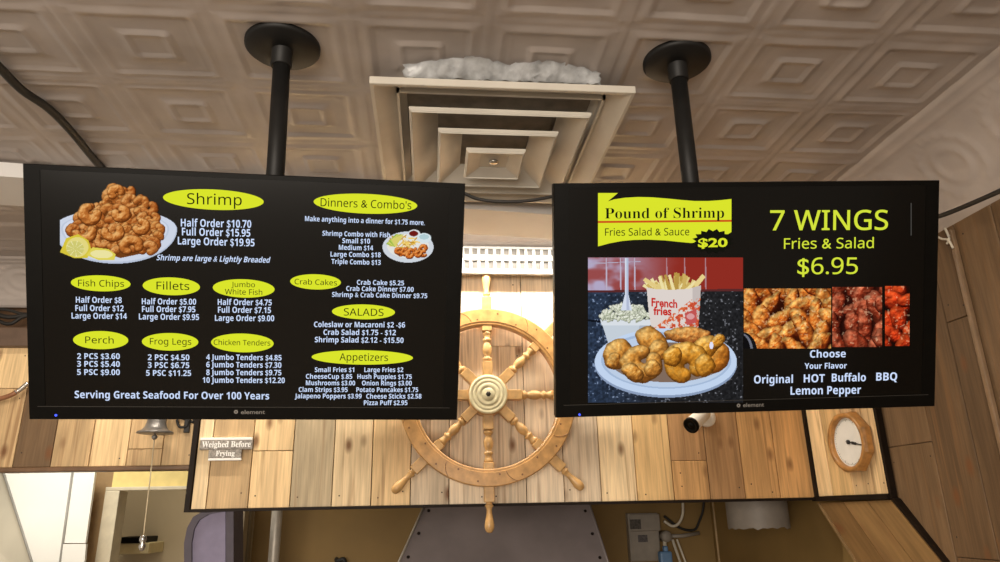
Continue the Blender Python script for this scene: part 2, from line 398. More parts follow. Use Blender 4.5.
# right cove
def cove(name, base, along, out, length, w_, drop, n=30, step=.011):
    base, along, out = Vector(base), Vector(along), Vector(out); m = int(length/step)
    t = np.linspace(0, 1, n); s = np.linspace(0, length, m); Tt, Ss = np.meshgrid(t, s)
    oo = w_*np.sin(Tt*pi/2)**1.0*.55+w_*Tt*.45; dd = drop*(1-np.cos(Tt*pi/2))*.55+drop*Tt*.45
    ph = (Ss/.30) % 1-.5; e = np.hypot(ph*2, (Tt-.52)*2.6)
    h = .010*gz(Tt, .06, .03)+.008*gz(Tt, .15, .025)+.010*gz(Tt, .94, .03)+.008*gz(Tt, .85, .02)
    h += .006*gz(e, .72, .07)*(.6+.4*np.cos(np.arctan2(Tt-.52, ph)*18))+.005*gz(e, .38, .07)
    nrm = np.array(-out)*.6+np.array([0, 0, -1])*.8
    v = (np.array(base)+Ss[..., None]*np.array(along)+oo[..., None]*np.array(out)-dd[..., None]*np.array([0, 0, 1])+h[..., None]*nrm).reshape(-1, 3)
    i = np.arange(n*m).reshape(m, n); f = np.stack([i[:-1, :-1], i[1:, :-1], i[1:, 1:], i[:-1, 1:]], -1).reshape(-1, 4)
    o = mesh_obj(name, (v.tolist(), [], f.tolist()), M_tin, smooth=True); return struct(o)
struct(cove('trim_11', (1.55, .3, H), (0, 1, 0), (1, 0, 0), 2.9, XW-1.55+.02, H-2.495), 'pressed tin cove along the side wall')
struct(cove('trim_12', (-3.05, 3.33, H), (1, 0, 0), (0, 1, 0), 2.06, .19, H-2.598), 'pressed tin cove above the left board wall')

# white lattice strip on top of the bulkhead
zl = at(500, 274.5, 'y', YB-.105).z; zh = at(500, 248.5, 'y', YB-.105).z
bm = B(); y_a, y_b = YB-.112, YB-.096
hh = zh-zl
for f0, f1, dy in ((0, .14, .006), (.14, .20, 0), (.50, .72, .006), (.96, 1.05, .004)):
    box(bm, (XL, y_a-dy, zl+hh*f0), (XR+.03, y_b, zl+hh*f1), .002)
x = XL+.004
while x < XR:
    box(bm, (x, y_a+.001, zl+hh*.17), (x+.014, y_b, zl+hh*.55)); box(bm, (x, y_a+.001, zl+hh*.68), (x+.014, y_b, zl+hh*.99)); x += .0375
box(bm, (XL, y_b-.002, zl+.002), (XR+.03, y_b+.004, zl+hh), mi=1)  # dark grey backing seen through the openings
struct(mesh_obj('trim_13', bm, [M_lat, mat('lattice_backing', (.17, .16, .15), .8, noise=.3)]), 'white lattice strip above the boards')

# ------------------------------------------------------------------ fluorescent housing
hx = lambda X: 2.545+(X-.26)*.118
Hs = thing('fluorescent_fixture', 'long grey-white strip light housing under the tin ceiling between vent and wooden wall', 'light fixture', (-.35, hx(-.35), H))
bm = B(); sect = [(0, -.012), (0, -.066), (.256, -.068), (.275, -.058), (.262, -.050), (.10, -.045), (.10, -.012)]
ends = []
for X in (-1.95, 1.28):
    ends.append([bm.verts.new((X+.35, hx(X)-hx(-.35)+a, b)) for a, b in sect])
n = len(sect)
for i in range(n): bm.faces.new((ends[0][i], ends[0][(i+1) % n], ends[1][(i+1) % n], ends[1][i]))
bm.faces.new(ends[0]); bm.faces.new(ends[1][::-1]); bmesh.ops.recalc_face_normals(bm, faces=bm.faces)
mesh_obj('housing', bm, M_house, Hs)
for X in (-1.25, .45):
    bm = B(); a, b = X-.58, X+.58
    tube(bm, [(a+.35, hx(a)-hx(-.35)+.315, -.029), (b+.35, hx(b)-hx(-.35)+.315, -.029)], .011, 10)
    mesh_obj('lamp_tube', bm, glow('tube_glow', (1, .88, .68, 1), 5), Hs)

# ------------------------------------------------------------------ ceiling vent
vz = 2.73
vx0, vx1, vy0, vy1 = -.183, .570, 1.690, 2.455
vx, vy = (vx0+vx1)/2, (vy0+vy1)/2
V = thing('ceiling_vent', 'square off-white stepped air diffuser on the tin ceiling between the two poles', 'vent', (vx, vy, vz))
def ring(bm, o0, z_0, o1, z_1, th=.006, mi=0):
    """square frame sloping from half-size o0 at z_0 to o1 at z_1"""
    sy = (vy1-vy0)/(vx1-vx0)
    L = []
    for (o, z) in ((o0, z_0), (o1, z_1), (o1, z_1+th), (o0, z_0+th)):
        L.append([bm.verts.new((o*a, o*sy*b, z)) for a, b in ((-1, -1), (1, -1), (1, 1), (-1, 1))])
    fs = []
    for k in range(4):
        for i in range(4): fs.append(bm.faces.new((L[k][i], L[k][(i+1) % 4], L[(k+1) % 4][(i+1) % 4], L[(k+1) % 4][i])))
    for f in fs: f.material_index = mi
hw = (vx1-vx0)/2
bm = B(); hy = (vy1-vy0)/2
for a_, b_ in (((-hw, -hy), (hw, -hy+.008)), ((-hw, hy-.008), (hw, hy)), ((-hw, -hy+.008), (-hw+.008, hy-.008)), ((hw-.008, -hy+.008), (hw, hy-.008))):
    box(bm, (*a_, .001), (*b_, .022)); i_ = .07; box(bm, (max(min(a_[0], hw-i_-.008), -hw+i_), max(min(a_[1], hy-i_-.008), -hy+i_), .022), (min(max(b_[0], -hw+i_+.008), hw-i_), min(max(b_[1], -hy+i_+.008), hy-i_), .069))
ring(bm, hw-.001, 0, hw-.010, 0, .003); ring(bm, hw-.010, .0, hw-.098, .054, .003)
bmesh.ops.recalc_face_normals(bm, faces=bm.faces); mesh_obj('vent_frame', bm, M_vent, V)
for r0, r1, za, zb in ((.268, .185, -.014, .036), (.182, .108, -.030, .012), (.092, .046, -.044, -.028)):
    bm = B(); ring(bm, r0, za, r1, zb); ring(bm, r0+.003, za+.006, r0-.004, za-.003, .006)
    if r1 < .06 and True:
        sy = (vy1-vy0)/(vx1-vx0); q = [bm.verts.new((r1*a*1.02, r1*sy*b*1.02, zb+.002)) for a, b in ((-1, -1), (1, -1), (1, 1), (-1, 1))]; bm.faces.new(q)
    bmesh.ops.recalc_face_normals(bm, faces=bm.faces); mesh_obj('louvre', bm, M_vent, V)
bm = B(); lathe(bm, [(.004, -.036), (.016, -.035), (.016, -.028), (.006, -.022)], 16); mesh_obj('screw', bm, M_chrome, V)
bm = B(); box(bm, (-.285, -.30, .0575), (.285, .30, .066)); mesh_obj('duct_opening', bm, M_dark, V)
# crumpled film between vent and ceiling
bm = B(); n = 46; rows = []
for j in range(5):
    row = []
    for i in range(n):
        s = i/(n-1); X = -.09+.56*s; q = j/4
        prof = .006+.075*(.35+.65*abs(sin(s*pi*1.7+.35)))*(1-abs(2*s-1)**2)
        jt = random.uniform(-1, 1)*.007
        row.append(bm.verts.new((X+random.uniform(-.004, .004), 1.700-prof*q*.8+jt-.006, 2.756+.036*q+(jt if 0 < j < 4 else 0))))
    rows.append(row)
for a, b in zip(rows, rows[1:]):
    for i in range(n-1): bm.faces.new((a[i], a[i+1], b[i+1], b[i]))
bmesh.ops.solidify(bm, geom=bm.faces[:], thickness=.0015)
tag(mesh_obj('plastic_film', bm, M_film, smooth=True), 'crumpled grey-white plastic film stuffed along the front edge of the ceiling vent', 'plastic film')

# ------------------------------------------------------------------ screens
PAT = {}
def picture(w_px, h_px, box_px, S_=2.0):
    x0, y0, x1, y1 = box_px; nx, ny = int((x1-x0)*S_), int((y1-y0)*S_)
    xs = x0+(np.arange(nx)+.5)/S_; ys = y0+(np.arange(ny)+.5)/S_; X, Y = np.meshgrid(xs, ys)
    return {'X': X, 'Y': Y, 'rgb': np.zeros((ny, nx, 3)), 'm': np.zeros((ny, nx), bool), 'S': S_, 'box': box_px}
rs = np.random.RandomState(3)
def vnoise(X, Y, sc_, seed=0, oct_=2):
    r = np.random.RandomState(seed).rand(64, 64); out = 0; amp = 1; tot = 0
    for o in range(oct_):
        x, y = X/sc_*2**o+seed*3.3, Y/sc_*2**o+seed*1.7; xi, yi = np.floor(x).astype(int), np.floor(y).astype(int); fx, fy = x-xi, y-yi
        fx, fy = fx*fx*(3-2*fx), fy*fy*(3-2*fy); g = lambda a, b: r[b % 64, a % 64]
        out = out+amp*((g(xi, yi)*(1-fx)+g(xi+1, yi)*fx)*(1-fy)+(g(xi, yi+1)*(1-fx)+g(xi+1, yi+1)*fx)*fy); tot += amp; amp *= .5
    return out/tot
def paint(p, sel, col):
    c = np.asarray(col, float)
    p['rgb'][sel] = c[sel] if c.ndim == 3 else c; p['m'] |= sel
def ell(p, cx, cy, rx, ry, col, rot=0):
    dx, dy = p['X']-cx, p['Y']-cy; c, s = cos(rot), sin(rot)
    q = ((dx*c+dy*s)/rx)**2+((-dx*s+dy*c)/ry)**2; paint(p, q < 1, col); return q
def poly(p, pts, col):
    X, Y = p['X'], p['Y']; ins = np.zeros(X.shape, bool); n = len(pts)
    for i in range(n):
        (xa, ya), (xb, yb) = pts[i], pts[(i+1) % n]
        if ya == yb: continue
        ins ^= ((ya > Y) != (yb > Y)) & (X < (xb-xa)*(Y-ya)/(yb-ya)+xa)
    paint(p, ins, col); return ins
def shade(p, sel, h, dark, base, light, seed, edge):
    gy, gx = np.gradient(h, 1/p['S']); nz = 1/np.sqrt(gx**2+gy**2+1); lam = np.clip((-gx*-.42*-1-gy*-.62*-1)*1.0*-1*nz+.66*nz, 0, 1)
    lam = np.clip((gx*.42+gy*.62)*nz+.66*nz, 0, 1)
    lam = np.clip(lam*(.8+.4*vnoise(p['X'], p['Y'], 2.2, seed)), 0, 1)
    t = lam[..., None]; dk, bs, lt = map(np.array, (dark, base, light))
    col = np.where(t < .6, dk+(bs-dk)*(t/.6), bs+(lt-bs)*((t-.6)/.4))*(1-.27*edge[..., None])
    paint(p, sel, col)
def curl(p, cx, cy, Rr, r, rot, span=4.4, sq=.85, pal=((95, 45, 12), (190, 105, 35), (235, 170, 90)), seed=0):
    X, Y = p['X']-cx, (p['Y']-cy)/sq; c, s = cos(rot), sin(rot); x, y = X*c+Y*s, -X*s+Y*c
    th = np.arctan2(y, x); tc = np.clip(th, -span/2, span/2); qx, qy = Rr*np.cos(tc), Rr*np.sin(tc)
    d = np.hypot(x-qx, y-qy); rr = r*(.78+.22*np.cos(tc*.8))*(.86+.32*vnoise(p['X'], p['Y'], r*.8, seed+5))
    sel = d < rr; h = np.sqrt(np.clip(rr**2-d**2, 0, None))*.9+1.5*vnoise(p['X'], p['Y'], r*.55, seed+9, 3)
    shade(p, sel, h, *pal, seed, sm(.68, 1.0, d/np.maximum(rr, 1e-3)))
def blob(p, cx, cy, rx, ry, rot, pal, seed=0):
    dx, dy = p['X']-cx, p['Y']-cy; c, s = cos(rot), sin(rot); x, y = dx*c+dy*s, -dx*s+dy*c
    q = np.sqrt((x/rx)**2+(y/ry)**2)/(.8+.4*vnoise(p['X'], p['Y'], min(rx, ry)*.9, seed+2))
    sel = q < 1; h = np.sqrt(np.clip(1-q**2, 0, None))*min(rx, ry)*.9+2.2*vnoise(p['X'], p['Y'], min(rx, ry)*.5, seed+4, 3)
    shade(p, sel, h, *pal, seed, sm(.7, 1.0, q))

# shrimp platter
P_shrimp = p = picture(0, 0, (58, 181, 179, 266))
for a_, b_, up_, dn_, c_ in ((62, 229, 20, 34.5, (186, 196, 216)), (61, 228.5, 19.5, 33, (204, 212, 228)), (54, 228, 16, 27, (190, 200, 218)), (52, 228, 15, 26, (212, 218, 232))): paint(p, ((p['X']-115)/a_)**2+((p['Y']-b_)/np.where(p['Y'] < b_, up_, dn_))**2 < 1, c_)
poly(p, [(92, 257), (140, 252), (156, 240), (120, 240)], (150, 130, 120))
seeds = []
poly(p, [(119, 188), (132, 194), (148, 210), (158, 226), (160, 240), (148, 252), (120, 258), (96, 250), (76, 244), (70, 234), (78, 222), (84, 206), (100, 202), (108, 192)], (112, 62, 24))
for j, (yy, a, b) in enumerate(((190, 114, 127), (197, 107, 134), (204, 100, 140), (211, 84, 146), (218, 80, 152), (225, 78, 155), (231, 74, 157), (237, 80, 156), (243, 92, 152), (249, 112, 146))):
    n_ = max(2, int((b-a)/9.5)+1)
    for i in range(n_): seeds.append((a+(b-a)*(i+.5*(j % 2)*.5)/max(1, n_-1), yy+rs.uniform(-3, 3)))
for k, (x_, y_) in enumerate(seeds):
    pal = (((118, 62, 22), (176, 102, 44), (220, 158, 90)), ((110, 54, 18), (164, 88, 34), (210, 142, 78)), ((124, 66, 26), (184, 112, 52), (226, 168, 104)))[k % 3]
    if k % 4 == 3: blob(p, x_, y_, 6.5, 4.6, rs.uniform(0, 3), pal, k+11)
    else: curl(p, x_, y_, rs.uniform(3.6, 5.4), rs.uniform(4.0, 4.9), rs.uniform(0, 6.28), rs.uniform(3.2, 4.6), .9, pal, k+11)
HP = ((112, 56, 18), (190, 114, 50), (234, 178, 110))
curl(p, 90, 213, 6.5, 6.2, 2.2, 4.3, 1, HP, 80); curl(p, 120, 213, 5.2, 5.6, 1.0, 4.6, .9, HP, 83); curl(p, 116, 193, 5, 4.8, -2.0, 3.6, .9, HP, 84)
curl(p, 131, 246, 7.5, 6, -1.9, 4.4, .85, HP, 81); curl(p, 112, 231, 7.5, 5.4, 1.4, 3.6, .85, HP, 82); curl(p, 140, 226, 5.5, 5, .6, 4, .9, HP, 85); curl(p, 84, 232, 8, 5.4, 1.3, 3.4, .8, HP, 86)
poly(p, [(60, 252), (66, 238), (78, 234), (88, 240), (91, 250), (87, 258), (74, 258)], (214, 196, 60)); ell(p, 77, 247, 11, 10, (226, 214, 128)); ell(p, 75, 248.5, 8.5, 7.6, (206, 200, 112)); [poly(p, [(75, 249), (75+9*cos(k*.7), 248.5+8*sin(k*.7)), (75+9*cos(k*.7+.09), 248.5+8*sin(k*.7+.09))], (236, 230, 176)) for k in range(9)]; 
poly(p, [(86, 255), (92, 247), (108, 249), (115, 254), (114, 260), (98, 260)], (222, 208, 84)); ell(p, 101, 254, 11, 4.2, (234, 226, 160), .06)
p['m'] &= p['X'] > 60.2
# combo plate
P_combo = p = picture(0, 0, (380, 226, 438, 266))
ell(p, 408, 247, 25.5, 15.5, (206, 212, 220)); ell(p, 408, 246, 21, 12, (226, 226, 220))
for k in range(34):
    x_, y_ = rs.uniform(392, 418), rs.uniform(236, 249); a_ = rs.uniform(-.9, .9); dx, dy = 4*cos(a_), 4*sin(a_)
    poly(p, [(x_-dx, y_-dy-.6), (x_+dx, y_+dy-.6), (x_+dx, y_+dy+.7), (x_-dx, y_-dy+.7)], ((222, 178, 70), (238, 204, 110), (190, 140, 45))[k % 3])
for k in range(12): curl(p, rs.uniform(396, 426), rs.uniform(248, 256), 2.4, 2.3, rs.uniform(0, 6), 4.6, .9, ((105, 44, 12), (204, 104, 36), (238, 160, 86)), 100+k)
for k in range(6): poly(p, [(386+k, 244-k), (396+k*1.5, 234), (403, 236), (395, 247)], ((150, 180, 70), (190, 205, 90), (215, 205, 110))[k % 3])
ell(p, 414, 233.5, 6, 4, (214, 216, 220)); ell(p, 413.5, 233.5, 4.6, 2.8, (110, 26, 22)); ell(p, 424, 238, 7, 5, (212, 226, 230)); ell(p, 424, 236.8, 5, 2.6, (176, 204, 210))
# pound of shrimp photo
P_pound = p = picture(0, 0, (588, 257.5, 743, 402.5))
n1 = vnoise(p['X'], p['Y'], 2.0, 5, 2); n2 = vnoise(p['X'], p['Y'], 30, 6, 2)
cold = sm(690, 590, p['X'])[..., None]
bg = np.array((34, 34, 36))*(1-cold)+np.array((42, 54, 74))*cold; bg = bg*(.55+.9*n1[..., None])+((n1 > .78)[..., None]*np.array((70, 72, 76)))
paint(p, p['X'] > 0, bg)
tl_ = np.array((142, 44, 34))*(1-.0*cold)+0*cold; gl = (.25+.75*sm(.3, .7, vnoise(p['X']*1.0, p['Y']*1.6, 18, 8, 3)))[..., None]*sm(688, 600, p['X'])[..., None]
tl_ = tl_*(1-gl)+np.array((176, 166, 196))*gl
paint(p, p['Y'] < 291, np.broadcast_to(tl_, p['rgb'].shape)); 
for x_ in (606, 620, 634, 666, 684, 705): poly(p, [(x_-.6, 258), (x_+.6, 258), (x_+1.2, 291), (x_-.2, 291)], (170, 128, 136) if x_ > 640 else (186, 176, 196))
poly(p, [(588, 263), (640, 261), (640, 261.8), (588, 264)], (176, 168, 190)); poly(p, [(588, 290), (743, 288.5), (743, 291), (588, 292)], (90, 40, 40))
poly(p, [(588, 319), (612, 321), (612, 323), (588, 321)], (16, 20, 28))
poly(p, [(601, 321), (650, 321), (644, 346), (609, 346)], (196, 206, 216)); poly(p, [(640, 321), (650, 321), (644, 346), (634, 346)], (172, 182, 196))
poly(p, [(600, 319), (651, 319), (650, 325), (601.5, 325)], (216, 222, 228))
for k in range(90):
    x_ = rs.uniform(602, 649); blob(p, x_, 319-rs.uniform(0, 1)*14*math.sqrt(max(0, 1-((x_-626)/25)**2)), 4.2, 1.8, rs.uniform(0, 3), ((164, 172, 146), (214, 217, 196), (238, 240, 226)), 200+k)
poly(p, [(624.5, 258), (628, 258), (628, 294), (631.5, 310), (620.5, 310), (624.5, 294)], (210, 218, 234)); poly(p, [(626, 258), (628, 258), (628, 294), (629, 310), (626, 310)], (178, 188, 212))
for k in range(48):
    x_ = rs.uniform(650, 695); a_ = -pi/2+(x_-672)/23*.95+rs.uniform(-.35, .35); l_ = rs.uniform(7, 17)*(1.1-abs(x_-676)/60); y_ = 290
    cx_, cy_ = x_+l_*cos(a_), y_+l_*sin(a_); ox, oy = -sin(a_)*1.5, cos(a_)*1.5
    poly(p, [(x_-ox, y_-oy), (cx_-ox, cy_-oy), (cx_+ox, cy_+oy), (x_+ox, y_+oy)], ((204, 174, 96), (222, 200, 130), (236, 222, 164), (182, 148, 70))[k % 4])
poly(p, [(642, 280), (645, 277.5), (657, 285), (655, 288)], (226, 202, 132)); poly(p, [(693, 284), (702, 273.5), (705, 277), (696, 288)], (230, 208, 140))
bag = poly(p, [(646, 287), (656, 289), (672, 289.5), (688, 288.5), (700.5, 285), (699.5, 305), (697, 336), (676, 340), (652, 336), (648, 310)], (220, 210, 204)); paint(p, bag & (p['X'] > 692), (196, 186, 182))
tx = vnoise(p['X'], p['Y'], 2.4, 31, 3)
rd = bag & (tx > .47) & (p['Y'] > 330-(p['X']-650)*.75) & (p['Y'] > 298); paint(p, rd, (214, 106, 62)); rd = bag & (tx > .58) & (p['Y'] > 334-(p['X']-650)*.75) & (p['Y'] > 300); paint(p, rd, (196, 74, 50))
poly(p, [(684, 313), (696, 308), (696, 322), (686, 325)], (192, 84, 82)); ell(p, 690, 316, 4, 3, (216, 156, 156))
ell(p, 665.7, 364, 71, 33.5, (140, 158, 188)); ell(p, 665.7, 361.5, 71, 33.5, (192, 211, 237)); ell(p, 666, 360, 65, 28.5, (164, 185, 214)); ell(p, 666, 360.5, 62, 26.5, (188, 205, 228)); ell(p, 667, 362, 56, 20, (128, 106, 92))
pal = ((124, 74, 26), (198, 134, 56), (232, 186, 110)); pal2 = ((128, 76, 18), (206, 140, 46), (238, 190, 104))
blob(p, 688, 335, 23, 8.5, .05, ((128, 68, 30), (200, 130, 60), (226, 176, 104)), 301)
blob(p, 716, 357, 13, 17, .4, ((124, 68, 20), (198, 124, 42), (226, 168, 84)), 302)
for q in ((618, 353, 13, 16, .5, 303), (613, 360, 7, 9, .5, 313), (651, 339, 17, 12, .5, 304), (657, 350, 10, 11, .5, 309)): blob(p, q[0], q[1], q[2], q[3], q[4], pal, q[5])
curl(p, 642, 362, 11.5, 11, 2.2, 4.9, .93, pal, 305); blob(p, 632, 372, 12, 8, .5, pal, 315); blob(p, 652, 368, 8, 9, .3, pal, 316)
blob(p, 704, 348, 17, 11, -.6, pal2, 306); blob(p, 717, 341, 8, 6, -.9, pal2, 318)
curl(p, 686, 364, 12.5, 12.5, -2.0, 4.6, .92, pal2, 307); blob(p, 672, 356, 9, 11, .3, pal2, 319); blob(p, 704, 364, 11, 12, .2, pal2, 308)
crust = vnoise(p['X'], p['Y'], 2.6, 71, 3); wm = (p['rgb'][..., 0]-p['rgb'][..., 2] > 60) & (p['Y'] > 327); p['rgb'] = np.where(wm[..., None], p['rgb']*(.72+.56*crust[..., None]), p['rgb'])
ell(p, 711, 345, 2, 3.6, (226, 226, 246))
# wings
def wings(bx, pal, n_, seed, bg, r_=(10, 6.5)):
    p = picture(0, 0, bx); paint(p, p['X'] > 0, bg); q = np.random.RandomState(seed)
    x0, y0, x1, y1 = bx; k = 0
    for j in range(n_):
        for i in range(max(2, int((x1-x0)/16)+1)):
            blob(p, x0+(i+.4*(j % 2)+q.uniform(-.25, .25))*18, y0+(y1-y0)*(j+.2)/(n_-.8)+q.uniform(-3, 3), r_[0]*q.uniform(.85, 1.2), r_[1]*q.uniform(.85, 1.2), q.uniform(0, 3.1), pal, seed*50+k); k += 1
    cr_ = vnoise(p['X'], p['Y'], 4.5, seed+60, 3); p['rgb'] = p['rgb']*(.55+.8*cr_[..., None]); gloss = vnoise(p['X'], p['Y'], 2.6, seed+40, 2); p['rgb'] = np.where((gloss > .75)[..., None], p['rgb']*.6+np.array((255, 226, 184))*.4, p['rgb'])
    return p
P_w1 = wings((743.8, 288.5, 831, 348.5), ((92, 28, 8), (206, 110, 38), (246, 188, 104)), 5, 2, (60, 20, 8), (17, 8))
ell(P_w1, 742, 352, 15, 20, (20, 20, 24)); ell(P_w1, 741, 352, 12, 19, (110, 112, 124)); ell(P_w1, 740, 352, 10.5, 18, (16, 15, 16))
P_w2 = wings((832.3, 287, 882, 347), ((52, 14, 8), (134, 48, 26), (206, 116, 82)), 4, 3, (50, 18, 12), (19, 9))
P_w3 = wings((885, 286, 909.5, 346), ((70, 12, 4), (186, 52, 20), (226, 88, 40)), 5, 4, (30, 12, 8), (16, 8))

M_pic = bpy.data.materials.new('displayed_photo'); M_pic.use_nodes = True
_nt = M_pic.node_tree; _nt.nodes.clear(); _a = _nt.nodes.new('ShaderNodeAttribute'); _a.attribute_name = 'shown'; _e = _nt.nodes.new('ShaderNodeEmission'); _o = _nt.nodes.new('ShaderNodeOutputMaterial')
_nt.links.new(_a.outputs['Color'], _e.inputs[0]); _nt.links.new(_e.outputs[0], _o.inputs[0])
M_yel = glow('screen_yellow', S(218, 228, 44)); M_yel2 = glow('screen_lime', S(212, 226, 60)); M_txt = glow('screen_white', S(206, 222, 252)); M_blk = glow('screen_black', S(20, 20, 14)); M_red = glow('screen_red', S(204, 82, 30))
M_tred = glow('screen_scarlet', S(196, 44, 36)); M_olive = glow('screen_olive', S(70, 78, 20))
M_brand = mat('brand_grey', (.16, .15, .14), .4, noise=.1); M_led = glow('blue_led', S(70, 90, 255), 2.0); M_seam = mat('bezel_line', (.03, .028, .025), .3, noise=.1)

_cu = bpy.data.curves.new('lettering', 'FONT'); _to = bpy.data.objects.new('lettering', _cu)
def glyphs(txt, offset=0.0, shear=0.0, space=1.0):
    _cu.body = txt; _cu.offset = offset; _cu.shear = shear; _cu.space_character = space; _cu.resolution_u = 3
    m = _to.to_mesh(); v = np.zeros(len(m.vertices)*3); m.vertices.foreach_get('co', v); f = [tuple(q.vertices) for q in m.polygons]; v = v.reshape(-1, 3).copy(); _to.to_mesh_clear()
    return v, f

def sans(s_, bold=True):
    A, a, d = (0x1D5D4, 0x1D5EE, 0x1D7EC) if bold else (0x1D5A0, 0x1D5BA, 0x1D7E2)
    return ''.join(chr(A+ord(c)-65) if 'A' <= c <= 'Z' else chr(a+ord(c)-97) if 'a' <= c <= 'z' else chr(d+ord(c)-48) if '0' <= c <= '9' else c for c in s_)

class Screen:
    def __init__(s, name, label, c, yaw, tilt, roll, W, Hh):
        s.M = Matrix.Translation(Vector(c)+Vector((0, 0, 1.6))) @ Matrix.Rotation(yaw, 4, 'Z') @ Matrix.Rotation(tilt, 4, 'X') @ Matrix.Rotation(roll, 4, 'Y')
        s.W, s.Hh = W, Hh; s.inv = s.M.inverted(); s.n = s.M.to_3x3() @ Vector((0, -1, 0)); s.o = s.M.translation
        s.root = thing(name, label, 'menu screen', s.M.translation, s.M.to_euler())
    def uv(s, x, y):
        p = s.inv @ on(x, y, s.o, s.n); return p.x, p.z
    def body(s, sl, st, sr, sb):
        """housing with a bezel; sl.. = bezel widths"""
        W, Hh = s.W/2, s.Hh/2; bm = B()
        f = -.0; d = .012
        outer = [(-W, -Hh), (W, -Hh), (W, Hh), (-W, Hh)]; inner = [(-W+sl, -Hh+sb), (W-sr, -Hh+sb), (W-sr, Hh-st), (-W+sl, Hh-st)]
        e = .003
        L = [[bm.verts.new((a*(1 if k else 1), y, b)) for a, b in q] for k, (q, y) in enumerate([
            ([(x*(1-.004), z*(1-.006)) for x, z in outer], 0), (outer, .004), (outer, .034), ([(x*.93, z*.90) for x, z in outer], .046)])]
        I = [bm.verts.new((a, 0, b)) for a, b in inner]; I2 = [bm.verts.new((a, .004, b)) for a, b in inner]
        for A, Bq in ((I2, I), (I, L[0]), (L[0], L[1]), (L[1], L[2]), (L[2], L[3])):
            for i in range(4): bm.faces.new((A[i], A[(i+1) % 4], Bq[(i+1) % 4], Bq[i]))
        bm.faces.new(L[3]); bmesh.ops.recalc_face_normals(bm, faces=bm.faces)
        mesh_obj('housing', bm, M_black, s.root)
        bm = B(); box(bm, (-W+sl, .0012, -Hh+sb), (W-sr, .0042, Hh-st)); s.scr = mesh_obj('screen', bm, M_screen, s.root)
        bm = B(); box(bm, (-W+.02, -.0008, -Hh+sb-.0012), (W-.02, .0006, -Hh+sb)); mesh_obj('bezel_line', bm, M_seam, s.root)
        bm = B(); box(bm, (-W*.55, .04, -Hh*.7), (W*.55, .058, Hh*.35), .006); mesh_obj('rear_cover', bm, M_black, s.root)
    def text(s, bm, txt, x0, x1, y0, cap, y1=None, mi=0, off=0.0, shear=0.0, dy=-.0006, font=None):
        y1 = y0 if y1 is None else y1; v, f = glyphs(txt if font is None else sans(txt, font), off, shear); ch = .69 if font is None else .715
        a = s.uv(x0, y0); b = s.uv(x1, y1); c = s.uv((x0+x1)/2, (y0+y1)/2-cap); mid = ((a[0]+b[0])/2, (a[1]+b[1])/2)
        hgt = c[1]-mid[1]; mn, mx = v[:, 0].min(), v[:, 0].max()
        t = (v[:, 0]-mn)/(mx-mn); X = a[0]+(b[0]-a[0])*t; Z = a[1]+(b[1]-a[1])*t+v[:, 1]/ch*hgt
        vs = [bm.verts.new((x, dy, z)) for x, z in zip(X, Z)]
        for q in f:
            try: bm.faces.new([vs[i] for i in q]).material_index = mi
            except ValueError: pass
    def oval(s, bm, x0, x1, y0, y1, mi=0, tilt=.045):
        cx_, cy_ = (x0+x1)/2, (y0+y1)/2; vs = []
        for k in range(48):
            t = 2*pi*k/48; dx = (x1-x0)/2*cos(t); u, w_ = s.uv(cx_+dx, cy_+(y1-y0)/2*sin(t)+dx*tilt); vs.append(bm.verts.new((u, -.0003, w_)))
        bm.faces.new(vs).material_index = mi
    def poly(s, bm, pts, mi=0, dy=-.0003):
        f = bm.faces.new([bm.verts.new((u, dy, w_)) for u, w_ in (s.uv(*q) for q in pts)]); f.material_index = mi
    def pic(s, p, name='dish_picture', dy=-.0002):
        ny, nx = p['m'].shape; x0, y0, x1, y1 = p['box']
        c = [s.uv(*q) for q in ((x0, y0), (x1, y0), (x1, y1), (x0, y1))]
        a, b = np.meshgrid(np.linspace(0, 1, nx+1), np.linspace(0, 1, ny+1))
        g = lambda k: c[0][k]*(1-a)*(1-b)+c[1][k]*a*(1-b)+c[2][k]*a*b+c[3][k]*(1-a)*b
        v = np.stack([g(0), np.full(a.shape, dy), g(1)], -1).reshape(-1, 3); i = np.arange((nx+1)*(ny+1)).reshape(ny+1, nx+1)
        f = np.stack([i[:-1, :-1], i[1:, :-1], i[1:, 1:], i[:-1, 1:]], -1)[p['m']]
        col = np.clip(p['rgb'], 0, 255)[p['m']]/255; lin = np.where(col <= .04045, col/12.92, ((col+.055)/1.055)**2.4)
        me = bpy.data.meshes.new(name); me.vertices.add(len(v)); me.vertices.foreach_set('co', v.ravel()); me.loops.add(f.size); me.loops.foreach_set('vertex_index', f.ravel())
        me.polygons.add(len(f)); me.polygons.foreach_set('loop_start', np.arange(len(f))*4); me.update()
        at_ = me.attributes.new('shown', 'FLOAT_COLOR', 'FACE'); at_.data.foreach_set('color', np.concatenate([lin, np.ones((len(lin), 1))], 1).ravel())
        me.materials.append(M_pic); o = bpy.data.objects.new(name, me); C.objects.link(o); o.parent = s.scr; return o

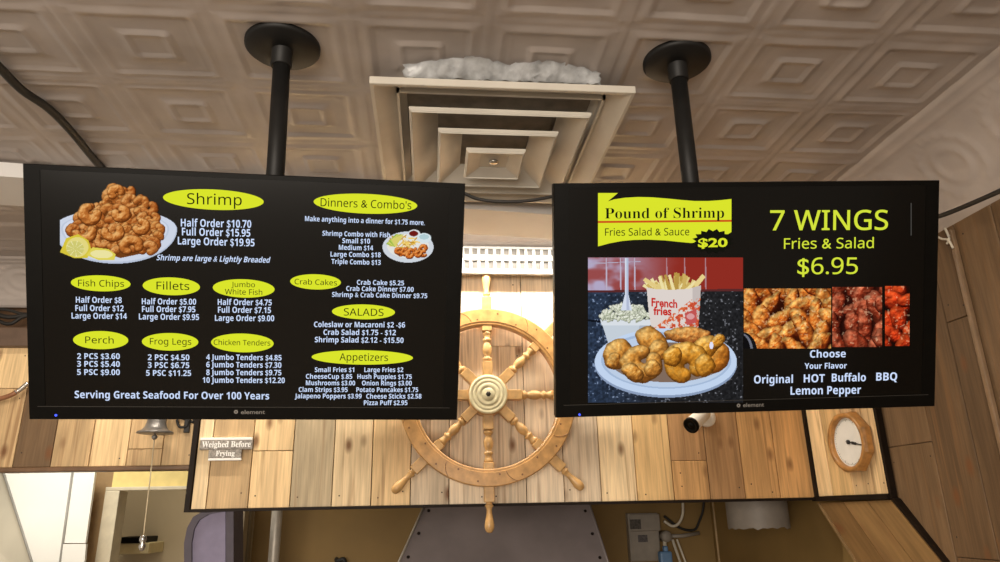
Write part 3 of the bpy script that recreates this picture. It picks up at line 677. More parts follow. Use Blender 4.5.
# ---- left screen
k_ = .98/1.05
T1 = Screen('menu_screen', 'wall-to-ceiling hung black menu screen listing shrimp, fillets, perch and appetizers', (-.4527*k_, 1.7276*k_, .516*k_), .0369, .4183, .0045, .98, .6209*k_)
T1.root['label'] = 'black menu screen with yellow ovals listing shrimp, fillets, perch, salads and appetizers'
T1.body(.036, .012, .036, .032)
OV = [('Shrimp', 163, 263.8, 189.4, 209.8, 187.1, 241.8, 204, 205.4, 10.8, .045), ('Fish Chips', 70.9, 130.6, 275.3, 291.3, 78.3, 124.2, 286.2, 286.9, 6.5, .03), ('Fillets', 142.7, 200, 277.4, 295.2, 156.6, 189.4, 289.4, 290, 7.8, .03),
      (None, 212.8, 274.6, 279.2, 297.6, 0, 0, 0, 0, 0, .03), ('Perch', 73.1, 128.4, 331, 349.2, 85.4, 113.8, 343.1, 343.5, 6.7, .01), ('Frog Legs', 141.9, 198.4, 333, 350.6, 150, 191.4, 344.3, 344.8, 6.3, .01),
      ('Chicken Tenders', 211.1, 273.7, 333.5, 352.3, 213.8, 270.3, 344.8, 345.6, 5.3, .02), ("Dinners & Combo's", 313.6, 417.3, 193.8, 213.6, 320.6, 411.3, 206.2, 209.3, 8, .04), ('Crab Cakes', 290.2, 340.9, 274.2, 289.5, 294.6, 337, 284.1, 285.4, 5.3, .025),
      ('SALADS', 332, 395, 304.4, 319.3, 343.8, 383.5, 315.4, 316, 7.2, .015), ('Appetizers', 311.6, 413, 350.2, 364.6, 339.5, 388, 360.4, 361, 7.2, .01)]
for (t, x0, x1, y0, y1, a, b, ya, yb, cp, tl_) in OV:
    bm = B(); T1.oval(bm, x0, x1, y0, y1, 0, tl_)
    if t: T1.text(bm, t, a, b, ya, cp, yb, 1, font=False)
    else: T1.text(bm, 'Jumbo', 231.4, 255, 286.8, 5, 287.2, 1, font=False); T1.text(bm, 'White Fish', 225, 262.3, 294.3, 5.4, 294.9, 1, font=False)
    mesh_obj('heading_oval', bm, [M_yel, M_blk], T1.scr)
TX1 = [('Half Order $10.70', 180.9, 251.3, 226.4, 227.8, 7.6), ('Full Order $15.95', 182, 250.4, 235.3, 236.7, 7.6), ('Large Order $19.95', 177.9, 254.6, 244.4, 246.4, 7.6),
       ('Half Order $8', 76, 121.9, 302.6, 303, 5.9), ('Full Order $12', 75.5, 123.8, 310.9, 311.2, 5.9), ('Large Order $14', 71.7, 127, 318.5, 319, 5.9),
       ('Half Order $5.00', 141.9, 196.2, 304.2, 304.6, 5.9), ('Full Order $7.95', 142.1, 195.5, 311.9, 312.2, 5.9), ('Large Order $9.95', 139, 199.1, 319.4, 320, 5.9),
       ('Half Order $4.75', 217.8, 271.8, 304.9, 305.4, 5.9), ('Full Order $7.15', 218, 271, 312.6, 313, 5.9), ('Large Order $9.00', 215, 274.2, 320.8, 321.2, 5.9),
       ('2 PCS $3.60', 77.2, 120, 358.9, 359, 5.7), ('3 PCS $5.40', 77.2, 120, 366.6, 366.8, 5.7), ('5 PSC $9.00', 77.2, 120, 374.8, 375, 5.7),
       ('2 PSC $4.50', 147.9, 189.5, 360, 360.2, 5.7), ('3 PSC $6.75', 147.9, 189.4, 367.8, 368, 5.7), ('5 PSC $11.25', 146.2, 191.2, 375.7, 375.9, 5.7),
       ('4 Jumbo Tenders $4.85', 206.3, 281.6, 359.7, 360.4, 5.5), ('6 Jumbo Tenders $7.30', 206.3, 281.4, 367.2, 367.8, 5.5), ('8 Jumbo Tenders $9.75', 206.3, 281.4, 375, 375.3, 5.5), ('10 Jumbo Tenders $12.20', 202.7, 284.8, 382.7, 383, 5.5),
       ('Serving Great Seafood For Over 100 Years', 74.8, 269.2, 398, 399.4, 7.2),
       ('Make anything into a dinner for $1.75 more.', 305, 424.6, 221, 225.2, 5), ('Shrimp Combo with Fish', 322.4, 390, 235.6, 237.4, 4.9), ('Small $10', 342.3, 370, 243, 243.6, 4.9), ('Medium $14', 338.8, 373.1, 249.7, 250.4, 4.9),
       ('Large Combo $18', 330.5, 380.7, 256.5, 257.3, 4.9), ('Triple Combo $13', 331.4, 380.7, 263.8, 264.9, 4.9),
       ('Crab Cake $5.25', 356.9, 404, 284.6, 285.4, 4.8), ('Crab Cake Dinner $7.00', 346.2, 413.6, 290.8, 291.8, 4.8), ('Shrimp & Crab Cake Dinner $9.75', 332, 427.2, 296.8, 298.2, 4.8),
       ('Coleslaw or Macaroni $2 -$6', 314, 405, 327, 327.5, 5.4), ('Crab Salad $1.75 - $12', 323.4, 395.8, 334.8, 335.2, 5.4), ('Shrimp Salad $2.12 - $15.50', 314.8, 403.5, 342.2, 342.9, 5.4),
       ('Small Fries $1', 314.8, 354.2, 372, 372, 4.7), ('Large Fries $2', 364.3, 403.2, 372, 372, 4.7), ('CheeseCup $.85', 305.9, 352.3, 378.6, 378.8, 4.7), ('Hush Puppies $1.75', 357.3, 411.7, 378.7, 379, 4.7),
       ('Mushrooms $3.00', 305.9, 355.1, 385.1, 385.3, 4.7), ('Onion Rings $3.00', 361.9, 411.7, 385.3, 385.4, 4.7), ('Clam Strips $3.95', 298.7, 347.7, 391.8, 392, 4.7), ('Potato Pancakes $1.75', 356.3, 418.1, 392, 392, 4.7),
       ('Jalapeno Poppers $3.99', 294.8, 361.6, 398.2, 398.4, 4.7), ('Cheese Sticks $2.58', 366.2, 421.4, 398.5, 398.5, 4.7), ('Pizza Puff $2.95', 363.8, 407.4, 405, 405, 4.7)]
BLK = [3, 3, 3, 3, 3, 3, 4, 1, 1, 5, 3, 3, 11]
q = 0
for nb in BLK:
    bm = B()
    for t, a, b, ya, yb, cp in TX1[q:q+nb]: T1.text(bm, t, a, b, ya, cp, yb, font=True)
    q += nb; mesh_obj('price_list' if nb > 1 else 'slogan', bm, M_txt, T1.scr)
bm = B(); T1.text(bm, 'Shrimp are large & Lightly Breaded', 156.6, 270.6, 260.2, 5.6, 262.8, shear=.28, font=True); mesh_obj('slogan', bm, M_txt, T1.scr)
T1.pic(P_shrimp); T1.pic(P_combo)
bm = B(); T1.text(bm, 'element', 241, 265, 414, 4, 413.8, dy=-.0005, off=.01)
u, z_ = T1.uv(236, 411.8); lathe(bm, [(.0015, 0), (.0048, 0)], 20, Matrix.Translation((u, -.0005, z_)) @ Matrix.Rotation(pi/2, 4, 'X'), cap=False)
mesh_obj('brand_lettering', bm, M_brand, T1.root)
u, z_ = T1.uv(56, 415.2); bm = B(); lathe(bm, [(.0028, -.003), (.0028, .001), (.0012, .002)], 14, Matrix.Translation((u, 0, z_)) @ Matrix.Rotation(pi/2, 4, 'X')); o = mesh_obj('power_light', bm, M_led, T1.root); o['label'] = 'small blue power light'

# ---- right screen
T2 = Screen('menu_screen', 'black menu screen showing pound of shrimp plate and 7 wings offer', (.8415*k_, 1.7205*k_, .5285*k_), -.0294, .3734, -.0193, .98, .6182*k_)
T2.body(.036, .012, .036, .032)
bm = B()
flag = [(598, 193), (617.9, 193), (607.8, 201.4), (614, 199.4), (625, 197.7), (638, 197), (652, 197.3), (668, 198.6), (682, 200), (695, 201), (708, 201), (720, 200.2), (731.4, 199)]
flag += [(731.4, 232), (722, 238), (705, 242), (690.9, 243), (680, 242), (665, 240.4), (648, 239.6), (634, 239.9), (622, 241), (610, 243.2), (598, 246.4)]
T2.poly(bm, flag, 0); T2.poly(bm, [(598, 221), (731.4, 219.8), (731.4, 221.8), (598, 223)], 2, -.0005)
star = []
for k in range(32):
    t = 2*pi*k/32; q = 1 if k % 2 else .8; star.append((712.8+21*q*cos(t), 241.2+12.5*q*sin(t)))
T2.poly(bm, star, 1, -.0006)
boldserif = lambda s_: ''.join(chr(0x1D400+ord(c)-65) if 'A' <= c <= 'Z' else chr(0x1D41A+ord(c)-97) if 'a' <= c <= 'z' else c for c in s_)
T2.text(bm, boldserif('Pound of Shrimp'), 604.9, 724, 218.6, 10.6, 217.8, 1, off=-.008, dy=-.0008)
T2.text(bm, 'Fries Salad & Sauce', 605, 689.2, 235.8, 7.4, 235.3, 1, font=False, dy=-.0008)
T2.text(bm, '$20', 697.9, 727.4, 247, 8.4, 246.6, 0, off=.03, dy=-.0009)
mesh_obj('offer_flag', bm, [M_yel, M_blk, M_red], T2.scr)
for q in (('7 WINGS', 769.9, 887.8, 230.2, 19.6, 229.6), ('Fries & Salad', 783.8, 873.6, 248.8, 10.4, 248), ('$6.95', 797.2, 857.6, 274.2, 16.4, 273.8)):
    bm = B(); T2.text(bm, *q, font=False, off=.008 if 'W' in q[0] else .003); mesh_obj('offer_lettering', bm, M_yel2, T2.scr)
bm = B(); T2.poly(bm, [(910.6, 203), (911.5, 203), (911.5, 235.5), (910.6, 235.5)]); mesh_obj('screen_line', bm, glow('screen_line_grey', S(74, 72, 68)), T2.scr)  # thin upright grey line, faintly glowing
WL = (('Choose', 809.8, 845.6, 357.6, 7.4, 357.2), ('Your Flavor', 804.5, 846.6, 368.8, 5.7, 368.4), ('Original', 753.9, 792.8, 383.4, 8, 382.9), ('HOT', 803.6, 824.6, 382.4, 8, 382.1), ('Buffalo', 831.6, 865.7, 381.6, 8, 381.2), ('BBQ', 876, 896.9, 380.6, 8, 380.3), ('Lemon Pepper', 790.4, 860.8, 394.7, 8, 393.6))
for part, nm in ((WL[:2], 'slogan'), (WL[2:3], 'flavor_name'), (WL[3:4], 'flavor_name'), (WL[4:5], 'flavor_name'), (WL[5:6], 'flavor_name'), (WL[6:], 'flavor_name')):
    bm = B()
    for t, a, b, ya, cp, yb in part: T2.text(bm, t, a, b, ya, cp, yb, font=True)
    mesh_obj(nm, bm, M_txt, T2.scr)
for p in (P_pound, P_w1, P_w2, P_w3): T2.pic(p)
bm = B(); T2.text(bm, 'French', 651.4, 677.2, 306, 8, 307.8, off=.03); T2.text(bm, 'fries', 653.4, 671.4, 314.6, 8, 315.2, off=.03); mesh_obj('bag_lettering', bm, M_tred, T2.scr)
bm = B(); T2.text(bm, 'element', 743, 764, 407, 4, 406.4, dy=-.0005, off=.01)
u, z_ = T2.uv(738.5, 405.4); lathe(bm, [(.0015, 0), (.0048, 0)], 20, Matrix.Translation((u, -.0005, z_)) @ Matrix.Rotation(pi/2, 4, 'X'), cap=False)
mesh_obj('brand_lettering', bm, M_brand, T2.root)
u, z_ = T2.uv(579.5, 414.6); bm = B(); lathe(bm, [(.0028, -.003), (.0028, .001), (.0012, .002)], 14, Matrix.Translation((u, 0, z_)) @ Matrix.Rotation(pi/2, 4, 'X')); o = mesh_obj('power_light', bm, M_led, T2.root); o['label'] = 'small blue power light'

# ---- pole mounts
def mount(T, px, py, label, rad, tiltx):
    p = at(px, py, 'z', H); t = thing('ceiling_mount', label, 'pole mount', p)
    bm = B(); lathe(bm, [(rad*.45, -.020), (rad*.93, -.016), (rad, -.010), (rad, .001)], 48); mesh_obj('ceiling_flange', bm, M_pole, t)
    top = T.M @ Vector((0, 0, T.Hh/2)); zb = top.z-.12-p.z
    dx = tiltx*zb
    bm = B(); tube(bm, [(0, 0, -.012), (dx, 0, zb)], .0225, 24); mesh_obj('pole', bm, M_pole, t)
    bm = B(); lathe(bm, [(.025, -.07), (.0275, -.066), (.0275, -.02), (.034, -.016)], 24); mesh_obj('collar', bm, M_pole, t)
    bm = B(); q = T.inv @ (p+Vector((dx, 0, zb)))
    box(bm, (-.05, -.02, -.03), (.05, .02, .03), .004, Matrix.Translation((dx, 0, zb-.01)))
    bk = T.M @ Vector((q.x, .06, min(q.z, T.Hh/2*.3)))-p
    tube(bm, [(dx, 0, zb-.015), bk], .016, 10)
    mesh_obj('tilt_bracket', bm, M_pole, t); return t
mount(T1, 283, 45, 'black round ceiling plate and pole carrying the screen with yellow ovals', .098, -.028)
mount(T2, 676.5, 60, 'black round ceiling plate and pole carrying the screen with the wings offer', .094, 0)

# ------------------------------------------------------------------ loose cables
def cable(pts, rad, m, label, name='cable', n=7):
    bm = B(); tube(bm, spline(pts, n), rad, 8); return tag(mesh_obj(name, bm, m, smooth=False), label, 'cable')
cable([at(-60, 10, 'z', H-.02), at(-20, 48, 'z', H-.022), at(0, 68, 'z', H-.022), at(22, 90, 'z', H-.025), at(48, 108, 'z', H-.022), at(70, 130, 'z', H-.022), at(97, 163, 'z', H-.022), at(104, 170, 'z', H-.022)], .0125, M_cable, 'thick black cable hanging along the tin ceiling above the screen with yellow ovals', n=6)
cable([at(440, 186, 'y', 1.62), at(463, 193, 'y', 1.62), at(478, 199, 'y', 1.62), at(500, 201.5, 'y', 1.62), at(525, 201, 'y', 1.62), at(545, 198, 'y', 1.62), at(575, 192, 'y', 1.62)], .0045, M_cable, 'thin black cable sagging between the two menu screens below the vent')
cable([Vector((1.715, .45, at(1000, 191, 'x', 1.67).z+.02)), Vector((1.70, 1.0, at(1000, 191, 'x', 1.67).z-.005)), at(1050, 168, 'x', 1.67), at(1000, 191, 'x', 1.67), at(968, 205, 'x', 1.67), at(940, 216, 'x', 1.67), at(910, 224, 'x', 1.67), Vector((1.72, 2.95, 2.56))], .008, M_cable, 'black cable running along the tin cove beside the dark board side wall')
bm = B(); tube(bm, spline([at(936, 236, 'x', 1.775), at(942, 239, 'x', 1.775), at(948, 240, 'x', 1.775), at(953, 248, 'x', 1.775)], 5), .004, 6); tube(bm, spline([at(945, 228, 'x', 1.775), at(949, 238, 'x', 1.775), at(947, 244, 'x', 1.775)], 5), .004, 6)
tag(mesh_obj('wire', bm, M_wcab), 'short frayed pale wire end at the foot of the tin cove', 'wire')

# ------------------------------------------------------------------ ship wheel
WY = 3.115
wc = at(487.7, 395.3, 'y', WY)
Wh = thing('ship_wheel', 'varnished wooden ship wheel with brass hub hanging on the pale boards', 'ship wheel', wc)
MX = Matrix.Rotation(pi/2, 4, 'X')          # lathe axis -> towards the room
RO, RI = .393, .319
bm = B(); prof = [(RI, .002), (RI, -.022), (RI+.004, -.026), (RI+.013, -.026), (RI+.015, -.030), (RO-.004, -.030), (RO, -.026), (RO, .026), (RO-.004, .03), (RI+.006, .03), (RI, .024)]
n = 96; rings = [[bm.verts.new((r_*cos(2*pi*i/n), y_, r_*sin(2*pi*i/n))) for i in range(n)] for r_, y_ in prof]; k = len(prof)
for a in range(k):
    for i in range(n): bm.faces.new((rings[a][i], rings[a][(i+1) % n], rings[(a+1) % k][(i+1) % n], rings[(a+1) % k][i]))
bmesh.ops.recalc_face_normals(bm, faces=bm.faces)
for i in range(24):
    a = 2*pi*(i+.5)/24; rr = RI+.02+(.028 if i % 2 else .0)+.005
    lathe(bm, [(.0045, 0), (.004, .0012)], 10, Matrix.Translation((rr*cos(a), -.0298, rr*sin(a))) @ MX, mi=1)
for i in range(8):                       # scarf joints of the felloes
    a = 2*pi*(i+.28)/8; pts = []
    for s_ in range(7):
        q = s_/6; rr = RI+.017+(RO-RI-.02)*q; aa = a+.10*q*q; pts.append((rr*cos(aa), -.0302, rr*sin(aa)))
    tube(bm, pts, .0011, 4, mi=1)
mesh_obj('rim', bm, [M_wheel, M_plug], Wh)
prof = [(.0135, .150), (.019, .156), (.022, .163), (.019, .170), (.013, .174), (.0125, .180), (.018, .190), (.0215, .205), (.020, .222), (.0145, .236), (.0125, .242), (.019, .247), (.0205, .252), (.017, .258), (.0135, .262), (.0165, .275), (.0205, .282), (.0195, .288), (.0145, .293)]
grip = [(.0165, .452), (.0135, .456), (.012, .462), (.0175, .466), (.0185, .470), (.014, .476), (.0115, .486), (.0125, .502), (.0165, .522), (.0200, .542), (.0205, .554), (.018, .566), (.012, .575), (.004, .578)]
base = None
for i in range(8):
    bm = B(); M = Matrix.Rotation(-i*pi/4, 4, 'Y')
    box(bm, (-.022, -.022, .07), (.022, .022, .152), .003, M); box(bm, (-.022, -.0215, .291), (.022, .0215, .455), .003, M)
    lathe(bm, prof, 18, M); lathe(bm, grip, 18, M); mesh_obj('spoke', bm, M_wheel2, Wh)
bm = B(); lathe(bm, [(.09, -.055), (.09, .026), (.086, .028)], 48, MX); mesh_obj('hub', bm, M_wheel, Wh)
bm = B(); lathe(bm, [(.0855, .026), (.0855, .031), (.082, .0335), (.073, .0335), (.071, .0315), (.069, .0315), (.067, .0335), (.056, .034), (.054, .032), (.051, .032), (.049, .0345), (.034, .035), (.032, .033), (.029, .033), (.027, .0355), (.006, .036)], 48, MX); o = mesh_obj('hub_plate', bm, M_brass, Wh); o['label'] = 'round stepped brass plate'
bm = B(); lathe(bm, [(.0115, .034), (.0115, .042), (.004, .044)], 6, MX); mesh_obj('hub_bolt', bm, mat('dark_bolt', (.05, .04, .03), .4, metal=.6, noise=.2), Wh)

# ------------------------------------------------------------------ bullet camera on the boards
cp = at(706, 418, 'y', YB-.018)
K = thing('security_camera', 'white bullet security camera with black lens face on boards under the wings screen', 'camera', cp)
bm = B(); lathe(bm, [(.042, 0), (.042, .012), (.036, .02), (.012, .022)], 28, MX); mesh_obj('mount_base', bm, M_white, K)
lp = at(691, 425.5, 'y', YB-.125)-cp; bk = Vector((-.022, -.045, .018))
dr = (lp-bk).normalized(); Q = dr.to_track_quat('Z', 'Y').to_matrix().to_4x4()
bm = B(); tube(bm, spline([(0, -.015, 0), (-.004, -.03, .006), bk+dr*.02], 4), .011, 10); mesh_obj('arm', bm, M_white, K)
L_ = (lp-bk).length
bm = B(); lathe(bm, [(.02, -.004), (.031, .002), (.033, L_*.5), (.0345, L_-.006), (.033, L_)], 28, Matrix.Translation(bk) @ Q); mesh_obj('body', bm, M_white, K)
bm = B(); lathe(bm, [(.033, L_-.012), (.036, L_-.010), (.036, L_+.004), (.028, L_+.005), (.026, L_+.001), (.012, L_), (.010, L_+.004), (.003, L_+.006)], 28, Matrix.Translation(bk) @ Q); o = mesh_obj('lens_face', bm, M_black, K); o['label'] = 'black lens face'

# ------------------------------------------------------------------ clock on the corner panel
cc = on(850, 442, P0+nU*.03, nU); cn = -nU if False else nU
Rz = Matrix((dU, -nU, Vector((0, 0, 1)))).transposed().to_4x4()        # local X along the panel, -Y out of it
if Rz.determinant() < 0: Rz = Matrix((-dU, -nU, Vector((0, 0, 1)))).transposed().to_4x4()
base_c = cc-nU*.022
K2 = bpy.data.objects.new('wall_clock', None); C.objects.link(K2); K2.matrix_world = Matrix.Translation(base_c) @ Rz
tag(K2, 'round clock with octagonal oak frame and white face on the corner board panel', 'clock')
CR = .130
bm = B(); lathe(bm, [(CR*.93, 0), (CR, .006), (CR, .03), (CR*.96, .042), (CR*.90, .044), (CR*.86, .03)], 8, MX @ Matrix.Rotation(pi/8, 4, 'Z'), cap=False)
for f in bm.faces: f.smooth = False
mesh_obj('clock_frame', bm, M_oakf, K2)
bm = B(); lathe(bm, [(CR*.80, .012), (CR*.80, .026)], 48, MX); mesh_obj('clock_face', bm, M_paper, K2)
bm = B(); lathe(bm, [(CR*.77, .026), (CR*.77, .036), (CR*.80, .044), (CR*.92, .0445), (CR*.92, .035)], 48, MX, cap=False); mesh_obj('inner_ring', bm, M_oakf, K2)
bm = B()
for i in range(60):
    a = i*pi/30; l_ = .009 if i % 5 == 0 else .004; M = Matrix.Translation((0, -.0268, 0)) @ Matrix.Rotation(a, 4, 'Y')
    box(bm, (-.0007, -.0003, CR*.72-l_), (.0007, .0003, CR*.72), 0, M)
mesh_obj('dial_marks', bm, M_ink, K2)
sgn = 1 if (Rz.to_3x3() @ Vector((1, 0, 0))).dot(dU) > 0 else -1
bm = B(); box(bm, (-.0025, -.031, -.015), (.0025, -.029, CR*.66), 0, Matrix.Rotation(sgn*R(103), 4, 'Y')); box(bm, (-.0055, -.0315, .022), (.0055, -.0295, .05), 0, Matrix.Rotation(sgn*R(103), 4, 'Y')); mesh_obj('clock_hand', bm, M_ink, K2)
bm = B(); lathe(bm, [(.009, .028), (.009, .034), (.003, .036)], 16, MX); mesh_obj('hand_cap', bm, M_ink, K2)

# ------------------------------------------------------------------ bell
bp = at(155, 433.5, 'y', YL-.12)
BL = thing('bell', 'grey bronze bell with pull string hanging before the tan boards beside the bulkhead', 'bell', bp)
bm = B(); sc_ = .84
lathe(bm, [(r_*sc_, z_*sc_) for r_, z_ in [(.074, -.002), (.093, 0), (.094, .004), (.088, .010), (.070, .018), (.056, .034), (.049, .058), (.045, .082), (.036, .098), (.018, .106), (.008, .110)]], 36); mesh_obj('bell_body', bm, M_bell, BL)
bm = B(); lathe(bm, [(.003, .03), (.004, -.006), (.011, -.010), (.013, -.016), (.011, -.022), (.005, -.028)], 16); mesh_obj('clapper', bm, M_bell, BL)
s0 = Vector((0, 0, -.026)); s1 = at(152, 462, 'y', YL-.12)-bp; s2 = at(147, 505, 'y', YL-.12)-bp; s3 = at(143.5, 536, 'y', YL-.12)-bp
bm = B(); tube(bm, spline([s0, s1, s2, s3], 6), .0028, 6); o = mesh_obj('pull_string', bm, M_string, BL); o['label'] = 'pale cotton pull string'
bm = B(); M = Matrix.Translation(s3); lathe(bm, [(.003, .006), (.012, .0), (.016, -.016), (.008, -.03), (.015, -.042), (.010, -.058), (.003, -.062)], 12, M); mesh_obj('pull_handle', bm, M_chrome, BL)
bm = B(); tube(bm, spline([(0, 0, .112), (.02, .01, .15), (.08, .05, .165), (.12, .09, .12), (.135, .115, .04)], 6), .007, 8)
h0 = at(184, 424, 'y', YL-.03)-bp
tube(bm, spline([(.135, .105, .06), h0+Vector((-.03, 0, .03)), h0+Vector((-.02, 0, -.012)), h0+Vector((.012, 0, -.01)), h0+Vector((.02, 0, .02))], 6), .006, 8)
box(bm, h0+Vector((.0, .0, -.04)), h0+Vector((.026, .03, .10)), .003); mesh_obj('bracket', bm, M_cable, BL)

# ------------------------------------------------------------------ sign
sp = at(225, 444, 'y', YB-.03)
SG = thing('sign', 'small grey two-tier sign with white letters reading Weighed Before Frying', 'sign', sp)
def sgn_plate(x0, y0, x1, y1, name, m):
    a, b = at(x0, y0, 'y', YB-.03)-sp, at(x1, y1, 'y', YB-.03)-sp; bm = B(); box(bm, (a.x, -.004, b.z), (b.x, .011, a.z), .002); return mesh_obj(name, bm, m, SG)
sgn_plate(200.5, 440.0, 252, 449.4, 'sign_board', M_signw)
sgn_plate(209, 449.8, 241, 458.2, 'sign_board', M_signw)
sgn_plate(200.5, 437.9, 252, 440.0, 'sign_edge', M_signt); sgn_plate(208.4, 458.2, 241, 460.4, 'sign_edge', M_signt)
def sgn_text(txt, x0, x1, yb, cap, name='sign_lettering'):
    v, f = glyphs(boldserif(txt), .012); a, b = at(x0, yb, 'y', YB-.036)-sp, at(x1, yb, 'y', YB-.036)-sp; c_ = at(x0, yb-cap, 'y', YB-.036)-sp
    mn, mx = v[:, 0].min(), v[:, 0].max(); bm = B()
    vs = [bm.verts.new((a.x+(b.x-a.x)*(q[0]-mn)/(mx-mn), -.0062, a.z+(c_.z-a.z)*q[1]/.69)) for q in v]
    for q in f: bm.faces.new([vs[i] for i in q])
    mesh_obj(name, bm, M_signt, SG)
sgn_text('Weighed Before', 201.6, 250.5, 447.4, 6.0); sgn_text('Frying', 215.5, 234.5, 456.0, 5.2)

# ------------------------------------------------------------------ kitchen behind
bm = B(); box(bm, (-3.2, -1.8, -.05), (2.4, 5.9, 0)); struct(mesh_obj('floor', bm, M_floor), 'floor')
YK = 4.75
bm = B(); box(bm, (-1.17, YK, 0), (2.4, YK+.08, H)); struct(mesh_obj('wall_far', bm, M_yellow), 'mustard kitchen wall')
bm = B(); box(bm, (XW+.05, 2.9, 0), (XW+.1, YK, H)); struct(mesh_obj('wall_side', bm, M_yellow), 'mustard kitchen side wall')
YD = 4.4
a = at(84, 520, 'y', YD).x; b = at(104.5, 520, 'y', YD).x
bm = B(); box(bm, (a-.8, YD+.03, 0), (b, YD+.1, H)); struct(mesh_obj('wall_passage', bm, mat('brown_paint', (.30, .19, .085), .7, noise=.15)), 'brown wall beside the passage')
zh_ = at(110, 488, 'y', YD).z
bm = B(); box(bm, (b, YD+.03, zh_), (-1.17, YD+.1, H)); struct(mesh_obj('wall_header', bm, M_cream), 'pale yellow wall above the passage')
bm = B(); z_a = at(150, 490, 'y', YD).z; z_b = at(150, 486.5, 'y', YD).z
box(bm, (b-.02, YD, z_a), (-1.17, YD+.03, z_b), .003); box(bm, (b-.02, YD, 0), (b+.06, YD+.12, z_a), .004); struct(mesh_obj('door_1', bm, mat('door_frame_paint', (.62, .55, .40), .5, noise=.12)), 'cream frame of the passage')
bm = B(); box(bm, (-3.2, 5.5, 0), (-1.0, 5.58, H)); box(bm, (-1.16, YD+.1, 0), (-1.10, 5.5, H)); struct(mesh_obj('wall_passage_back', bm, M_beige), 'dim beige wall of the passage')
s_a, s_b = at(114, 537.5, 'y', 5.2), at(141, 543, 'y', 5.2); s_c = at(147, 554, 'y', 5.2)
SH = thing('shelf', 'small wall shelf with black top seen through the passage below the bell string', 'shelf', (s_a.x, 5.2, s_c.z))
bm = B(); box(bm, (0, 0, s_b.z-s_c.z), (s_b.x-s_a.x, .3, s_a.z-s_c.z), .004); o = mesh_obj('shelf_top', bm, M_black, SH); o['label'] = 'black top'
bm = B(); box(bm, (-.03, .02, 0), (s_c.x-s_a.x, .3, s_b.z-s_c.z), .006); mesh_obj('shelf_box', bm, mat('shelf_cream', (.62, .54, .32), .6, noise=.1), SH)
# white folded metal panels at far left
WP = thing('sheet_metal_duct', 'bright white folded sheet metal duct below the tan boards at the far edge', 'duct', at(40, 500, 'y', YD-.1))
def panel(q, name, off):
    bm = B(); pts = [at(x_, y_, 'y', Y_)-WP.location for x_, y_, Y_ in q]; vs = prism(bm, pts, (0, .02, 0)); return mesh_obj(name, bm, off, WP)
M_duct = mat('white_duct_paint', (.80, .79, .74), .5, noise=.05, scale=3); M_duct2 = mat('yellowish_white_paint', (.66, .62, .50), .5, noise=.15, scale=3)
panel([(2, 468, 4.28), (72.6, 467, 4.28), (60.5, 560, 4.20), (57, 590, 4.18), (41, 590, 4.18), (31.5, 560, 4.20)], 'duct_face', M_duct)
panel([(73.4, 467, 4.282), (96, 466, 4.30), (85.5, 543, 4.235), (63.4, 543, 4.217)], 'duct_side', M_duct)
panel([(63.2, 544, 4.205), (86, 544, 4.222), (82, 590, 4.195), (57.5, 590, 4.18)], 'duct_side', M_duct)
panel([(-40, 468, 4.34), (1, 468, 4.285), (30.5, 560, 4.205), (40, 590, 4.18), (8, 590, 4.24), (-8, 545, 4.3)], 'duct_side', M_duct2)  # left panel in a darker, yellower white than the others
bm = B(); pts = [at(2, 468, 'y', 4.275), at(31.2, 560, 'y', 4.197), at(40, 588, 'y', 4.175)]; tube(bm, [q-WP.location for q in pts], .006, 6); pts = [at(73, 468, 'y', 4.275), at(60.4, 560, 'y', 4.197), at(57, 588, 'y', 4.178)]; tube(bm, [q-WP.location for q in pts], .006, 6)
o = mesh_obj('seam', bm, mat('seam_grey', (.25, .24, .215), .5, noise=.1), WP); o['label'] = 'grey raised seams'
# lavender panel
LV = thing('cabinet', 'lavender cabinet with rounded dark top edge under the end of the bulkhead', 'cabinet', at(205, 560, 'y', 4.0))
def lv(q, name, m, dep, yy):
    bm = B(); prism(bm, [at(x_, y_, 'y', yy)-LV.location for x_, y_ in q], (0, dep, 0)); return mesh_obj(name, bm, m, LV)
lv([(190, 640), (190, 542), (192, 530), (196, 522), (203, 516), (211, 512), (225.5, 510), (225.5, 640)], 'cabinet_panel', M_lav, .3, 4.0)
lv([(184, 640), (184, 543), (187, 528), (193, 517), (203, 511), (226, 507), (226, 511), (209, 514), (199, 520), (194, 529), (191.5, 543), (191.5, 640)], 'rounded_edge', M_lavd, .28, 3.985)
lv([(226, 640), (226, 508), (233.5, 508), (233.5, 640)], 'cabinet_side', M_lavd, .2, 3.99)
# pipes
def pipe(x_, Y_, rad, m, label, ztop=2.75, name='pipe', cat='pipe'):
    p = at(x_, 540, 'y', Y_); bm = B(); tube(bm, [(p.x, Y_, 0.02), (p.x, Y_, ztop)], rad, 16)
    for z_ in (1.1, 2.2): lathe(bm, [(rad, 0), (rad*1.25, .004), (rad*1.25, .03), (rad, .034)], 16, Matrix.Translation((p.x, Y_, z_)))
    return tag(mesh_obj(name, bm, m), label, cat)
pipe(275, 4.35, .031, mat('galvanised', (.46, .42, .36), .4, metal=.2, noise=.15), 'pale upright pipe under the bulkhead between lavender cabinet and range hood')
pipe(247.5, 4.62, .022, mat('dull_conduit', (.20, .15, .08), .5, noise=.15), 'dull olive conduit on the wall between lavender cabinet and pale pipe')
pipe(717, 4.68, .008, mat('thin_conduit', (.34, .23, .11), .5, noise=.15), 'thin brown conduit on the mustard wall beside the white round duct')
